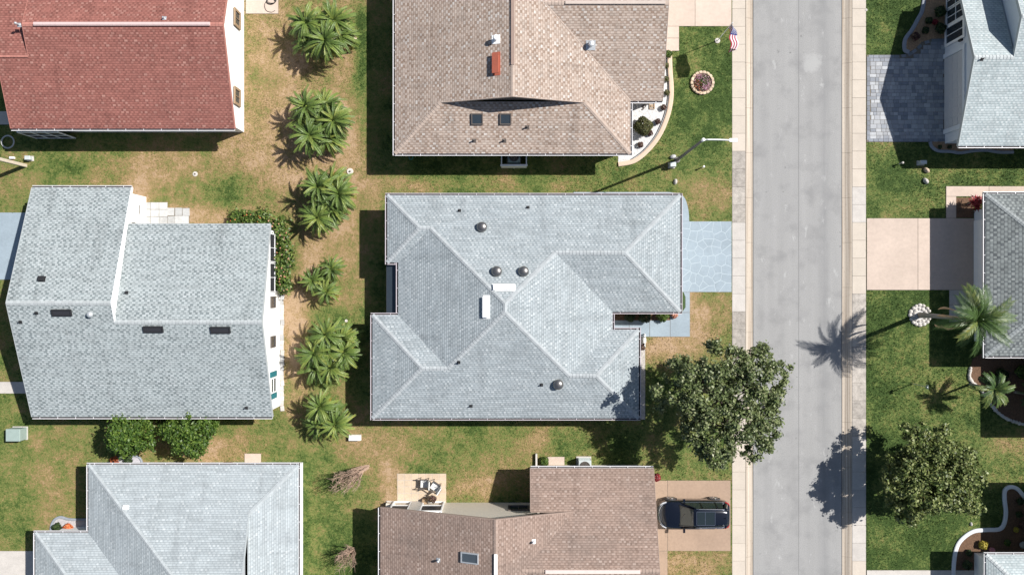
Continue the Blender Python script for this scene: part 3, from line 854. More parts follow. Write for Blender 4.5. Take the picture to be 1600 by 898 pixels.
# ---- A: central pale grey hip roofed house
A = House("large pale grey hip roofed house beside the blue flagstone drive", 2.6, .34, 'sh_A', (790,480), M['stucco'], 'gutter_mauve')
a=(605,305,0); b=(1063,305,0); c=(1063,487,0); d=(957,487,0); e=(957,515,0); f=(998,515,0); g_=(998,653,0); h=(582,653,0); i=(582,492,0); j=(622,492,0); k=(622,410,0); l=(605,410,0)
p=(657.5,357.5,52.5); q=(674.5,357.5,52.5); m1=(789.5,472.5,167.5); m2=(789.5,485.5,167.5); r=(662.5,572.5,80.5); t=(702.5,572.5,80.5)
sj=(888,584,69); se=(929,584,69); ne=(972,396,91); nj=(866,396,91)
A.roof([[a,b,ne,nj,m1,q,p],[l,a,p],[l,p,q,k],[k,q,m1,m2,t,j],[j,t,r,i],[i,r,h],[h,r,t,m2,sj,se,g_],[g_,se,f],[f,se,sj,e],[d,e,sj,m2,m1,nj],[c,ne,nj,d],[c,b,ne]])
A.walls([x[:2] for x in (a,b,c,d,e,f,g_,h,i,j,k,l)], .45)
An = Slope(A,'v',305,1); Aw = Slope(A,'u',622,1); As = Slope(A,'v',653,-1); Ae = Slope(A,'u',957,-1)
for px, py, sl in ((753,355,An),(776,424,An),(818,424,An),(872,600,As)): dome_vent(A, sl, px, py, .33, M['steel'])
box_vent(A, An, 787, 449.5, 1.28, .40, .16, M['white']); box_vent(A, Aw, 760, 479.5, 1.28, .40, .16, M['white'])
for px, py, sl in ((718,329,An),(825,324,An),(736,634,As),(846,601,As),(717,566,Aw)): pipe(A, sl, px, py, .04, .22)
for x, y, n in ((640,0,0),): pass
def wall_windows(hs, specs):
    for x, y, z, w, hh, n, kw in specs: hs.window(x, y, z, w, hh, n, **kw)
ax = A.P(605,0).x+.45; ax2 = A.P(582,0).x+.45; ay = A.P(0,653).y+.45; ayn = A.P(0,305).y-.45; aex = A.P(1063,0).x-.45; aex2 = A.P(998,0).x-.45
wall_windows(A, [(ax, A.P(0,358).y, 1.4, 1.2, 1.2, (-1,0), {}), (ax2, A.P(0,572).y, 1.4, 1.8, 1.2, (-1,0), dict(grid=(2,1))),
  (A.P(700,0).x, ay, 1.4, 1.2, 1.2, (0,-1), {}), (A.P(850,0).x, ay, 1.4, 1.6, 1.2, (0,-1), dict(grid=(2,1))),
  (A.P(700,0).x, ayn, 1.4, 1.2, 1.2, (0,1), {}), (A.P(850,0).x, ayn, 1.4, 1.2, 1.2, (0,1), {}), (aex2, A.P(0,585).y, 1.4, 1.9, 1.3, (1,0), dict(grid=(2,1)))])
A.window(aex, A.P(0,396).y, 1.12, 4.9, 2.1, (1,0), grid=(4,4), name="garage_door", pane='white')
# sunroom glazing in the west notch
m = A.mb()
y0 = W(0,490).y; y1 = W(0,413).y; xg = W(612,0).x
xw = A.P(622,0).x+.45
for yy in np.linspace(y0, y1, 4): m.box((xg+.03, yy, 1.05), (.06,.06,2.1))
m.box((xg+.03,(y0+y1)/2,2.13),(.07,y1-y0+.06,.06)); m.box((xg+.03,(y0+y1)/2,.05),(.07,y1-y0-.06,.1))
fr = m.build("sunroom_frame", M['darkframe'], A.root)
for k_ in range(3):
    ya = y0+(y1-y0)*k_/3; q_ = A.mb(); q_.box((xg+.03, ya+(y1-y0)/6, 1.1), (.02,(y1-y0)/3-.07,2.0)); q_.build("pane", M['glass'], A.root).parent = fr
m = A.mb()
m.add([(xg+.01,y0,2.162),(xw,y0,2.34),(xw,y1,2.34),(xg+.01,y1,2.162)][::-1]); m.add([(xg+.01,y0,2.172),(xw,y0,2.35),(xw,y1,2.35),(xg+.01,y1,2.172)])
m.build("sunroom_roof", M['glass'], A.root)

# ---- L: left grey gable house with white east wall
L_ = House("grey gable house with tall white end wall and three black skylights", 2.6, .335, 'sh_L', (240,480), M['stucco'])
w0,w1,ws = 50,425,205; L_.white_at = ws
L_.roof([[(w0,651,0),(w1,651,0),(w1,501,150),(ws,501,150),(ws,472,179),(w0,472,179)],
         [(w0,293,0),(w0,472,179),(ws,472,179),(ws,293,0)], [(ws,351,30),(ws,501,150),(w1,501,150),(w1,351,30)]])
L_.walls([(w0,293),(ws,293),(ws,351),(w1,351),(w1,651),(w0,651)], .3)
def gz(hs, u, v, dd, dx=0, dy=0, dz=-.1):
    p = hs.P(u, v, dd, dz); return p + Vector((dx, dy, 0))
L_.vwall([gz(L_,ws,351,0,-.3,-.3,-.06), gz(L_,w1,351,0,-.47,-.3,-.06), gz(L_,w1,351,30,-.47,-.3,-.08), gz(L_,ws,351,30,-.3,-.3,-.08)], n=(0,1))
L_.vwall([gz(L_,w1,351,0,-.30,-.3,-.06), gz(L_,w1,351,30,-.30,-.3,-.06), gz(L_,w1,501,150,-.30), gz(L_,w1,651,0,-.30,.3,-.06)], n=(1,0))
L_.vwall([gz(L_,w0,293,0,.30,-.3,-.06), gz(L_,w0,472,179,.30), gz(L_,w0,651,0,.30,.3,-.06)], n=(-1,0))
L_.vwall([gz(L_,ws,351,20,-.12,0,-.1), gz(L_,ws,501,150,-.12,0,-.1), gz(L_,ws,472,179,-.12), gz(L_,ws,293,0,-.12,-.3)], n=(1,0))
Ln = Slope(L_,'v',293,1); Ls = Slope(L_,'v',651,-1); Lne = Slope(L_,'v',338,1)
for px, py in ((97,488),(240,514),(345,515)): skylight(L_, Ls, px, py, 1.22, .42, M['black'], M['screen'], .12)
dome_vent(L_, Ls, 143, 491, .2, M['galv'])
box_vent(L_, Ln, 66, 436, .36, .30, .2, M['black'])
for px, py, sl in ((198,457,Lne),(194,375,Lne),(57,489,Ls),(32,503,Ls),(385,637,Ls)): pipe(L_, sl, px, py, .04, .22)
lx = L_.P(w1,0).x-.30
for py in (471,531): L_.window(lx, W(0,py).y, 1.55, .75, .95, (1,0), frame='darkframe', grid=(2,1))
L_.window(lx, W(0,597).y, 1.45, 1.0, 1.25, (1,0), frame='white', grid=(1,2))
for sg in (-1,1):
    m = L_.mb(); m.box((lx+.03, W(0,597).y+sg*.72, 1.45), (.05,.36,1.3))
    for z in np.arange(.85,2.1,.1): m.box((lx+.062, W(0,597).y+sg*.72, z), (.015,.28,.05))
    m.build("shutter", M['teal'], L_.root)
for n_, (ya, yb) in enumerate(((368,411),(412,456))):
    L_.window(lx+.03, (W(0,ya).y+W(0,yb).y)/2, 1.3, abs(W(0,ya).y-W(0,yb).y)-.02, 2.2, (1,0), frame='white', grid=(2,2), name="screen_panel", pane='screen', fw=.05)
lsx = L_.P(ws,0).x-.30
L_.window(lsx, W(0,330).y, 1.5, .6, .9, (1,0), frame='darkframe', grid=(2,1))
m = L_.mb(); m.box((lsx+.35, L_.P(0,351).y+.35, 2.02), (.8,.06,.05)); m.box((lsx+.28, W(0,337).y, 2.1), (.5,1.2,.06)); m.build("door_hood", M['white'], L_.root)
m = L_.mb(); m.tube([(lx+.06, L_.P(0,651).y+.55, 0.05), (lx+.06, L_.P(0,651).y+.55, 2.35), (lx+.1, L_.P(0,651).y+.2, 2.5)], .045, 8); m.build("downspout", M['white'], L_.root)

# ---- R: red roof
R_ = House("house with dark red shingle roof and white ridge vent", 2.6, .33, 'sh_R', (190,100), M['stucco'])
r0, rs, r1 = 17, 66, 366
R_.roof([[(r0,201,0),(r1,201,0),(r1,55,146),(rs,55,146),(rs,97,104),(r0,97,104)],
         [(rs,55,146),(r1,55,146),(r1,-91,0),(r0,-91,0),(r0,13,104),(rs,13,104)],
         [(r0,97,104),(rs,97,104),(rs,13,104),(r0,13,104)]])
R_.walls([(r0,201),(r1,201),(r1,-91),(r0,-91)], .3)
R_.vwall([gz(R_,r1,201,0,-.25,.3,-.06), gz(R_,r1,55,146,-.25), gz(R_,r1,-91,0,-.25,-.3,-.06)], n=(1,0))
R_.vwall([gz(R_,rs,96,101,.1), gz(R_,rs,55,146,.1), gz(R_,rs,14,101,.1)], n=(-1,0))
R_.vwall([gz(R_,r0,201,0,.3,.3,-.06), gz(R_,r0,97,104,.3), gz(R_,r0,13,104,.3), gz(R_,r0,-91,0,.3,-.3,-.06)], n=(-1,0))
rx = R_.P(r1,0).x-.30
for py in (42,160):
    R_.window(rx+.06, W(0,py).y, 1.5, 1.15, 1.1, (1,0), frame='brownframe', grid=(2,1), fw=.16)
# ridge vent
p0 = R_.P(84,55,146); p1 = R_.P(348,55,146)
m = R_.mb(); m.box(((p0.x+p1.x)/2, p0.y, p0.z+.05), (p1.x-p0.x,.22,.07)); m.box(((p0.x+p1.x)/2, p0.y, p0.z+.1), (p1.x-p0.x-.02,.12,.035))
m.build("ridge_vent", simple("pale_ridge_vent", (.55,.42,.40), .6, .12, 3, stretch=(3,1,1)), R_.root)
Rn = Slope(R_,'v',-91,1); Rs = Slope(R_,'v',201,-1)
pipe(R_, Rn, 257, 29, .05, .25, M['galv']); pipe(R_, Rs, 30, 39.5, .05, .3, M['galv'], True)
# white lanai frame at the south eave
m = R_.mb(); lx0, lx1 = W(57,0).x, W(118,0).x; ly = W(0,217).y; hw = R_.P(0,201).y+.3
for x in np.linspace(lx0, lx1, 4): m.box((x, ly+.04, .95), (.07,.07,1.9))
for z in (.06, 1.0, 1.93): m.box(((lx0+lx1)/2, ly+.04, z), (lx1-lx0+.07,.06,.12 if z > 1.5 else .07))
for x in np.linspace(lx0, lx1, 4):
    m.tube([(x,ly+.04,1.93),(x,hw,2.25)], .04, 6)
lf = m.build("lanai_frame", M['white'], R_.root)
q_ = R_.mb(); q_.box(((lx0+lx1)/2, ly+.045, 1.0), (lx1-lx0-.08,.012,1.75)); q_.build("screen", M['screen'], R_.root).parent = lf
m = R_.mb(); m.tube([(R_.P(r1,0).x-.5, hw+.05, .05),(R_.P(r1,0).x-.5, hw-.05, 2.3)], .045, 8); m.build("downspout", M['white'], R_.root)

# ---- C: top centre tan house with a dutch gable
C_ = House("tan blend hip house with shade-dark gable and curved white gravel bed", 2.6, .34, 'sh_C', (800,80), M['cream'])
u0,u1,uc,vs_ = 617,985,801,240
D = 74
C_.roof([[(u0,vs_,0),(u0+D,vs_-D,D),(uc,vs_-D,184),(uc,-240,184),(u0,-240,0)],
         [(u0,vs_,0),(u1,vs_,0),(u1-D,vs_-D,D),(u0+D,vs_-D,D)],
         [(u1,vs_,0),(u1,158,0),(u1-136,22,136),(u1,-114,0),(u1,-240,0),(uc,-240,184),(uc,vs_-D,184),(u1-D,vs_-D,D)],
         [(u1,158,0),(1035,158,0),(1035,22,136),(u1-136,22,136)], [(u1-136,22,136),(1035,22,136),(1035,-114,0),(u1,-114,0)]])
C_.walls([(u0,vs_),(u1,vs_),(u1,158),(1035,158),(1035,-114),(u1,-114),(u1,-240),(u0,-240)], .4)
C_.vwall([gz(C_,u0+D,vs_-D,D,0,.14,-.03), gz(C_,u1-D,vs_-D,D,0,.14,-.03), gz(C_,uc,vs_-D,184,0,.14,-.05)], n=(0,-1), mat=M['darkframe'])  # dark colour paints in the shade on this south-facing gable
C_.vwall([gz(C_,1035,158,0,-.3,.4,-.06), gz(C_,1035,22,136,-.3), gz(C_,1035,-114,0,-.3,-.4,-.06)], n=(1,0))
Cw = Slope(C_,'u',617,1); Cs = Slope(C_,'v',240,-1); Ce = Slope(C_,'v',158,-1); Cee = Slope(C_,'u',985,-1)
pipe(C_, Cw, 775, 62, .11, .35, M['white'], True); pipe(C_, Ce, 923, 71, .12, .3, M['galv'], True)
box_vent(C_, Cw, 776, 100, 1.25, .42, .28, M['redvent'])
for px in (745.5, 790): skylight(C_, Cs, px, 186, .74, .70, M['darkframe'], M['glass'], .12)
for px, py in ((741,220),(788,220),(824,199)): pipe(C_, Cs, px, py, .05, .32, M['darkframe'])
wall_windows(C_, [(C_.P(700,0).x, C_.P(0,vs_).y+.4, 1.4, 1.3, 1.2, (0,-1), {}), (C_.P(900,0).x, C_.P(0,vs_).y+.4, 1.4, 1.3, 1.2, (0,-1), {}),
  (C_.P(u1,0).x-.4, C_.P(0,200).y, 1.4, 1.6, 1.3, (1,0), dict(grid=(2,1))), (C_.P(u0,0).x+.4, C_.P(0,100).y, 1.4, 1.6, 1.2, (-1,0), dict(grid=(2,1)))])
C_.window(C_.P(1035,0).x-.4, C_.P(0,30).y, 1.12, 4.8, 2.1, (1,0), grid=(4,4), name="garage_door", pane='white')
p0 = C_.P(uc,-100,184); p1 = C_.P(uc,120,184)
m = C_.mb(); m.box((p0.x,(p0.y+p1.y)/2,p0.z+.03),(.2,abs(p0.y-p1.y),.05)); m.build("ridge_vent", simple("brown_ridge_vent",(.26,.185,.15),.7,.1), C_.root)
p0 = C_.P(880,22,136); p1 = C_.P(1030,22,136)
m = C_.mb(); m.box(((p0.x+p1.x)/2,p0.y,p0.z+.045),(p1.x-p0.x,.2,.06)); m.build("ridge_vent", simple("tan_ridge_vent",(.45,.38,.33),.7,.1), C_.root)

# ---- B: bottom brown house
B_ = House("brown shingle house beside the tan drive with the parked car", 2.6, .335, 'sh_B', (830,850), M['cream'])
B_.roof([[(829,731,0),(1021,731,0),(1021,874,143),(815,874,143),(896,793,62),(829,793,62)],
         [(776,793,182),(896,793,62),(815,874,143),(958,1017,0),(776,1017,182)],
         [(1021,874,143),(1021,1017,0),(958,1017,0),(815,874,143)],
         [(594,793,0),(776,793,182),(776,1017,182),(594,1017,0)]])
B_.walls([(829,731),(1021,731),(1021,1017),(594,1017),(594,793),(829,793)], .4)
B_.vwall([gz(B_,594,793,0,.4,-.4,-.04), gz(B_,776,793,182,0,-.4), gz(B_,896,793,62,0,-.4), gz(B_,896,793,30,0,-.4), gz(B_,829,793,30,0,-.4), gz(B_,829,793,0,-.4,-.4,-.04)], n=(0,1))
B_.vwall([gz(B_,1021,731,0,-.3,-.4,-.06), gz(B_,1021,874,143,-.3), gz(B_,1021,1017,0,-.3,.4,-.06)], n=(1,0))
B_.vwall([gz(B_,829,731,0,.4,-.4,-.06), gz(B_,829,793,62,.4,-.1), gz(B_,829,793,0,.4,-.1)], n=(-1,0))
Bw = Slope(B_,'u',594,1); Bn = Slope(B_,'v',731,1); Be = Slope(B_,'u',958,-1)
skylight(B_, Bw, 734.5, 870.5, .66, 1.16, M['galv'], simple("smoked_dome", (.06,.075,.09), .2, .1), .14)
pipe(B_, Bw, 685, 874, .05, .25, M['galv'], True); pipe(B_, Be, 834, 845, .05, .25, M['white'], True)
p0 = B_.P(776,843,182); p1 = B_.P(776,1000,182)
m = B_.mb(); m.box((p0.x,(p0.y+p1.y)/2,p0.z+.06),(.2,abs(p0.y-p1.y),.08)); m.build("ridge_vent", M['white'], B_.root)
p0 = B_.P(850,874,143); p1 = B_.P(992,874,143)
m = B_.mb(); m.box(((p0.x+p1.x)/2,p0.y,p0.z+.05),(p1.x-p0.x,.22,.07)); m.build("ridge_vent", simple("pinkish_ridge_vent",(.6,.5,.46),.6,.1), B_.root)
byw = B_.P(0,793).y-.4
B_.window(W(810,0).x, byw, 1.4, 1.4, 1.1, (0,1), frame='darkframe', grid=(2,1), fw=.1)
B_.window(B_.P(900,0).x, B_.P(0,731).y-.4, 1.4, 1.3, 1.1, (0,1))
B_.window(B_.P(1021,0).x-.4, B_.P(0,810).y, 1.12, 4.8, 2.1, (1,0), grid=(4,4), name="garage_door", pane='white')
# screened porch bay facing the patio
m = B_.mb(); bx0, bx1 = W(616,0).x, W(694,0).x; by = B_.P(0,793).y-.33
for x in (bx0, W(643,0).x, W(662,0).x, bx1): m.box((x, by, 1.1), (.09,.09,2.2))
m.box(((bx0+bx1)/2, by, 2.24), (bx1-bx0+.12,.12,.10)); m.box(((bx0+bx1)/2, by, .06), (bx1-bx0-.1,.08,.1)); m.box(((bx0+bx1)/2, by, .95), (bx1-bx0-.1,.06,.05))
for x in (bx0, bx1): m.tube([(x,by-.03,2.25),(x,byw+.02,2.42)], .045, 6)
pf = m.build("porch_frame", M['white'], B_.root)
for xa, xb in ((616,643),(662,694)):
    q_ = B_.mb(); q_.box(((W(xa,0).x+W(xb,0).x)/2, by, 1.55), (W(xb,0).x-W(xa,0).x-.1,.012,1.1)); q_.build("screen", M['screen'], B_.root).parent = pf
q_ = B_.mb(); q_.box(((W(643,0).x+W(662,0).x)/2, by+.03, 1.08), (W(662,0).x-W(643,0).x-.12,.04,2.05)); q_.build("screen_door", M['galv'], B_.root)

# ---- S: bottom-left silver grey house
S_ = House("silver grey hip house next to the pair of round dense trees", 2.6, .335, 'sh_S', (270,850), M['stucco'])
S_.roof([[(138,726,0),(466,726,0),(396,796,70),(396,888,162),(300,888,162)],
         [(138,726,0),(300,888,162),(138,1050,0),(138,1022,0),(233,927,95),(138,832,0)],
         [(138,832,0),(233,927,95),(150,927,95),(55,832,0)], [(55,832,0),(150,927,95),(55,1022,0)],
         [(233,927,95),(150,927,95),(55,1022,0),(138,1022,0)],
         [(300,888,162),(396,888,162),(396,980,70),(466,1050,0),(138,1050,0)],
         [(466,726,0),(466,1050,0),(396,980,70),(396,796,70)]])
S_.walls([(138,726),(466,726),(466,1050),(138,1050),(138,1022),(55,1022),(55,832),(138,832)], .42)
S_.vwall([gz(S_,396,796,70,-.2,0,-.03), gz(S_,396,888,162,-.2,0,-.05), gz(S_,396,980,70,-.2,0,-.03)], n=(1,0), mat=simple("grey_gable_siding", (.36,.38,.395), .85, .1, 6))
Sn = Slope(S_,'v',726,1)
box_vent(S_, Sn, 197, 792, .30, .24, .14, M['white'])
wall_windows(S_, [(S_.P(466,0).x-.42, S_.P(0,800).y, 1.4, 1.4, 1.2, (1,0), {}), (S_.P(330,0).x, S_.P(0,726).y-.42, 1.4, 1.4, 1.2, (0,1), {}), (S_.P(138,0).x+.42, S_.P(0,780).y, 1.4, 1.2, 1.2, (-1,0), {})])

# ---- E1: top-right
E1 = House("white grey gable house with garage facing the paver drive", 2.7, .33, 'sh_E1', (1620,100), M['bluegrey'])
g0, gs, g1 = 1498, 1557, 1830
E1.roof([[(g0,228,0),(g0,102,126),(gs,102,126),(gs,47,181),(g1,47,181),(g1,228,0)],
         [(g0,102,126),(gs,102,126),(gs,-24,0),(g0,-24,0)], [(gs,47,181),(g1,47,181),(g1,-134,0),(gs,-134,0)]])
E1.walls([(g0,228),(g1,228),(g1,-134),(gs,-134),(gs,-24),(g0,-24)], .66)
ex = E1.P(g0,0).x+.66
E1.vwall([gz(E1,g0,228,0,.66,.6,-.04), gz(E1,g0,102,126,.66), gz(E1,g0,-24,0,.66,-.6,-.04)], n=(-1,0))
E1.vwall([gz(E1,gs,102,126,.14), gz(E1,gs,47,181,.14), gz(E1,gs,-134,0,.14,-.4), gz(E1,gs,-24,-20,.14)], n=(-1,0))
E1s = Slope(E1,'v',228,-1); E1n = Slope(E1,'v',-24,1)
pipe(E1, E1s, 1534, 93, .04, .25)
gd = E1.mb(); gy0, gy1 = W(0,203).y, W(0,93).y
gd.box((ex-.02,(gy0+gy1)/2,1.07),(.05,gy1-gy0,2.14))
for zz in np.arange(.27,2.1,.535):
    for kk in range(8): gd.box((ex-.05, gy0+(kk+.5)*(gy1-gy0)/8, zz), (.02,(gy1-gy0)/8-.12,.40))
gd.build("garage_door", simple("grey_door", (.50,.51,.52), .6, .05), E1.root)
gf = E1.mb()
for yy in (gy0-.16, gy1+.16): gf.box((ex-.06, yy, 1.2), (.12,.3,2.4))
gf.box((ex-.06,(gy0+gy1)/2,2.29),(.12,gy1-gy0+.01,.22)); gf.build("door_surround", M['bluegrey'], E1.root)
E1.window(ex-.03, W(0,60).y, 1.25, 1.35, 2.2, (-1,0), grid=(2,1), pane='glass', name="door", fw=.16)
for ya, yb in ((20,44),(-6,19)): E1.window(ex-.02, (W(0,ya).y+W(0,yb).y)/2, 1.35, 1.04, 2.1, (-1,0), grid=(2,2), pane='glass', fw=.06)
m = E1.mb(); m.box((ex-.1, W(0,78).y, 1.95), (.16,.12,.3)); m.build("wall_lamp", M['black'], E1.root)

# ---- E2: right, old grey roof
E2 = House("house with old grey green shingles beside the wide pink drive", 2.5, .34, 'sh_E2', (1680,430), M['bluegrey'])
E2.roof([[(1540,303,0),(1540,556,0),(1666.5,429.5,126.5)], [(1540,303,0),(1666.5,429.5,126.5),(1750.5,429.5,126.5),(1877,303,0)],
         [(1540,556,0),(1624,556,0),(1750.5,429.5,126.5),(1666.5,429.5,126.5)],
         [(1624,672,0),(1624,556,0),(1750.5,429.5,126.5),(1750.5,545.5,126.5)], [(1624,672,0),(1877,672,0),(1750.5,545.5,126.5)],
         [(1877,303,0),(1750.5,429.5,126.5),(1750.5,545.5,126.5),(1877,672,0)]])
E2.walls([(1540,303),(1877,303),(1877,672),(1624,672),(1624,556),(1540,556)], .8)
exx = E2.P(1540,0).x+.8
gd = E2.mb(); gy0, gy1 = W(0,450).y, W(0,345).y
gd.box((exx-.02,(gy0+gy1)/2,1.07),(.05,gy1-gy0,2.14))
for zz in np.arange(.27,2.1,.535):
    for kk in range(8): gd.box((exx-.05, gy0+(kk+.5)*(gy1-gy0)/8, zz), (.02,(gy1-gy0)/8-.12,.40))
gd.build("garage_door", M['white'], E2.root)
E2.window(exx, W(0,520).y, 1.4, 1.5, 1.2, (-1,0), grid=(2,1))

# ---- E3: bottom right corner
E3 = House("pale grey house corner behind the mulch bed with white kerbing", 2.5, .335, 'sh_E1', (1670,980), M['stucco'])
E3.roof([[(1541,866,0),(1541,1100,0),(1658,983,117)], [(1541,866,0),(1658,983,117),(1741,983,117),(1624,866,0)],
         [(1624,753,0),(1624,866,0),(1741,983,117),(1741,870,117)], [(1624,753,0),(1858,753,0),(1741,870,117)],
         [(1858,753,0),(1858,1100,0),(1741,983,117),(1741,870,117)], [(1541,1100,0),(1858,1100,0),(1741,983,117),(1658,983,117)]])
E3.walls([(1541,866),(1624,866),(1624,753),(1858,753),(1858,1100),(1541,1100)], .75)
ez = W(1524,0).x; e3y = E3.P(0,866).y-.75
m = E3.mb()
for yy in (W(0,864).y, W(0,890).y, W(0,925).y): m.box((ez, yy, 1.1), (.08,.08,2.2))
m.box((ez,(W(0,864).y+W(0,925).y)/2,2.24),(.1,W(0,864).y-W(0,925).y+.1,.08)); m.box((ez,(W(0,864).y+W(0,925).y)/2,.9),(.06,W(0,864).y-W(0,925).y-.1,.05))
m.tube([(ez,W(0,864).y,2.24),(E3.P(1541,0).x+.75,e3y-.1,2.3)], .05, 6)
pf = m.build("porch_frame", M['white'], E3.root)
q_ = E3.mb(); q_.box((ez,(W(0,864).y+W(0,925).y)/2,1.5),(.012,W(0,864).y-W(0,925).y-.1,1.2)); q_.build("screen", M['screen'], E3.root).parent = pf
# ------------------------------------------------------------------ foliage builders
def leaf_mesh(name, centers, normals, size, mat, rng, aspect=1.7, parent=None, off=(0,0,0), jitter=.7):
    """many small diamond leaves as one mesh"""
    n = len(centers)
    nr = normals + rng.normal(0, jitter, (n,3)); nr /= np.linalg.norm(nr, axis=1, keepdims=True)+1e-9
    a = rng.normal(0, 1, (n,3)); t = a - (a*nr).sum(1, keepdims=True)*nr; t /= np.linalg.norm(t, axis=1, keepdims=True)+1e-9
    b = np.cross(nr, t)
    s = size*rng.uniform(.6, 1.35, (n,1))
    c = centers - np.array(off)
    P = np.stack([c - t*s*aspect*.5, c + b*s*.5 + nr*s*.12, c + t*s*aspect*.5, c - b*s*.5 + nr*s*.12], 1).reshape(-1,3)
    me = bpy.data.meshes.new(name)
    me.vertices.add(4*n); me.vertices.foreach_set("co", P.astype(np.float32).ravel())
    me.loops.add(4*n); me.loops.foreach_set("vertex_index", np.arange(4*n, dtype=np.int32))
    me.polygons.add(n); me.polygons.foreach_set("loop_start", np.arange(0, 4*n, 4, dtype=np.int32))
    me.materials.append(mat); me.update(calc_edges=True); me.validate()
    return link(name, me, parent)

def clump_leaves(clumps, per, rng, flat=.75):
    C = []; Nn = []
    for (cx, cy, cz, r) in clumps:
        k = int(per*(r**2))
        v = rng.normal(0,1,(k,3)); v /= np.linalg.norm(v,axis=1,keepdims=True)
        rad = r*np.minimum(1.7, .25+np.abs(rng.normal(0,.62,(k,1))))
        v2 = v*rad; v2[:,2] *= flat
        C.append(v2+np.array([cx,cy,cz])); Nn.append(v*np.array([.8,.8,1])+np.array([0,0,.55]))
    return np.concatenate(C), np.concatenate(Nn)

def broad_tree(label, gx, gy, zc, rx, ry, rz, nclump, per, size, mat, seed, cr=(.45,.8), name="tree", trunk_r=.16, lowz=None, holes=.0, group=None):
    base = W(gx, gy); rng = np.random.RandomState(seed); rnd = random.Random(seed)
    root = empty(name, base, label, "tree", group)
    clumps = []
    tries = 0
    while len(clumps) < nclump and tries < 9000:
        tries += 1
        ang = rng.uniform(0, 6.283); lob = 1 + .13*math.sin(3*ang+seed) + .10*math.sin(5*ang+2*seed) + .07*math.sin(9*ang+seed*3)
        q = rng.uniform(0,1)**.5
        top = math.sqrt(max(0, 1-q*q))
        zz = rng.uniform(-.45, 1)*top if rng.rand() < .45 else rng.uniform(.55,1)*top
        if q > .8: zz = rng.uniform(-.5,.45)
        p = np.array([math.cos(ang)*q*rx*lob, math.sin(ang)*q*ry*lob, zz*rz])
        if holes and p[0] < -.25*rx and p[1] > -.1*ry and rng.rand() < holes: continue
        r = rng.uniform(*cr)*(1.0 if q < .75 else .8)
        if any(np.linalg.norm(p-np.array([c_[0],c_[1],c_[2]-zc])) < .40*(r+c_[3]) for c_ in clumps): continue
        clumps.append((p[0], p[1], p[2]+zc, r))
    m = MB()
    fork = zc-rz*.75; fork = max(.5, fork)
    m.tube([(0,0,-.1),(.02,.01,fork*.5),(0,0,fork)], [trunk_r*1.35,trunk_r*1.05,trunk_r], 10)
    for i in range(6):
        an = i*1.05+seed; mid = Vector((math.cos(an)*rx*.45, math.sin(an)*ry*.45, zc-rz*.1))
        m.tube([(0,0,fork-.1),(mid.x*.4,mid.y*.4,(fork+mid.z)/2+.1),tuple(mid)], [trunk_r*.7,trunk_r*.45,trunk_r*.3], 7)
        near = sorted(clumps, key=lambda c: (Vector(c[:3])-mid).length)[:max(4,nclump//8)]
        for c in near: m.tube([tuple(mid), (Vector(c[:3])*.6+mid*.4+Vector((0,0,.08))), c[:3]], [trunk_r*.24,trunk_r*.14,.012], 5)
    m.build("trunk", M['bark'], root, smooth=True)
    C, Nn = clump_leaves(clumps, per, rng)
    leaf_mesh("crown", C, Nn, size, mat, rng, parent=root, jitter=.8, aspect=1.7)
    return root

def shrub(label, gx, gy, r, h, mat, n, size, seed, cat="shrub", name="shrub", group=None, square=False, flowers=None):
    base = W(gx, gy); rng = np.random.RandomState(seed)
    root = empty(name, base, label, cat, group)
    v = rng.normal(0,1,(n,3)); v[:,2] = np.abs(v[:,2])*1.0-.15; v /= np.linalg.norm(v,axis=1,keepdims=True)
    wob = 1+.10*np.sin(4*np.arctan2(v[:,1],v[:,0])+seed)[:,None]
    c = v*rng.uniform(.72,1.04,(n,1))*wob*np.array([r,r,h*.55]); c[:,2] += h*.45
    leaf_mesh("foliage", c, v*1.2, size, mat, rng, parent=root, jitter=.55)
    m = MB()
    for i in range(5):
        a = i*1.26+seed; m.tube([(0,0,-.05),(math.cos(a)*r*.3,math.sin(a)*r*.3,h*.35),(math.cos(a)*r*.55,math.sin(a)*r*.55,h*.6)],[.03*max(r,.4),.02*max(r,.4),.008],5)
    m.build("stem", M['bark'], root)
    if flowers:
        k = flowers[1]; v = rng.normal(0,1,(k,3)); v[:,2] = np.abs(v[:,2])+.2; v /= np.linalg.norm(v,axis=1,keepdims=True)
        c = v*1.04*np.array([r,r,h*.55]); c[:,2] += h*.45
        tag(leaf_mesh("flower", c, v*2, flowers[2], M[flowers[0]], rng, 1.0, root, jitter=.3), kind="stuff")
    return root

# ---- palm fronds
def frond_mesh(name, L, droop, lmax, width, pairs, mat, seed, vfold=.35):
    rnd = random.Random(seed); m = MB()
    pts = []
    for i in range(9):
        t = i/8; pts.append(Vector((L*(t-.12*droop*t*t), L*.03*math.sin(t*4+seed), L*(.10*math.sin(t*2.2)-droop*t**2.2*.55))))
    m.tube(pts, [.022-.019*i/8 for i in range(9)], 4)
    def at(t):
        x = t*8; i = min(7, int(x)); return pts[i].lerp(pts[i+1], x-i), (pts[i+1]-pts[i]).normalized()
    for k in range(pairs):
        t = .13+.86*k/(pairs-1); p, d = at(t)
        up = Vector((0,0,1)); sd = d.cross(up).normalized(); up2 = sd.cross(d)
        ll = lmax*(.35+.65*math.sin(math.pi*min(1,(t-.02)*.93))**.7)*rnd.uniform(.85,1.1)
        fw = .75+.8*t
        for sg in (-1,1):
            v = (sd*sg + d*fw + up2*(vfold+rnd.uniform(-.1,.12))).normalized()
            e = p + v*ll*.55; e2 = p + v*ll - Vector((0,0,1))*ll*.22
            w = d*width*.5
            m.add([p-w*.6, p+w*.6, e+w, e-w]); m.add([e-w, e+w, e2])
    me_o = m.build(name, mat, None); me = me_o.data; bpy.data.objects.remove(me_o)
    return me
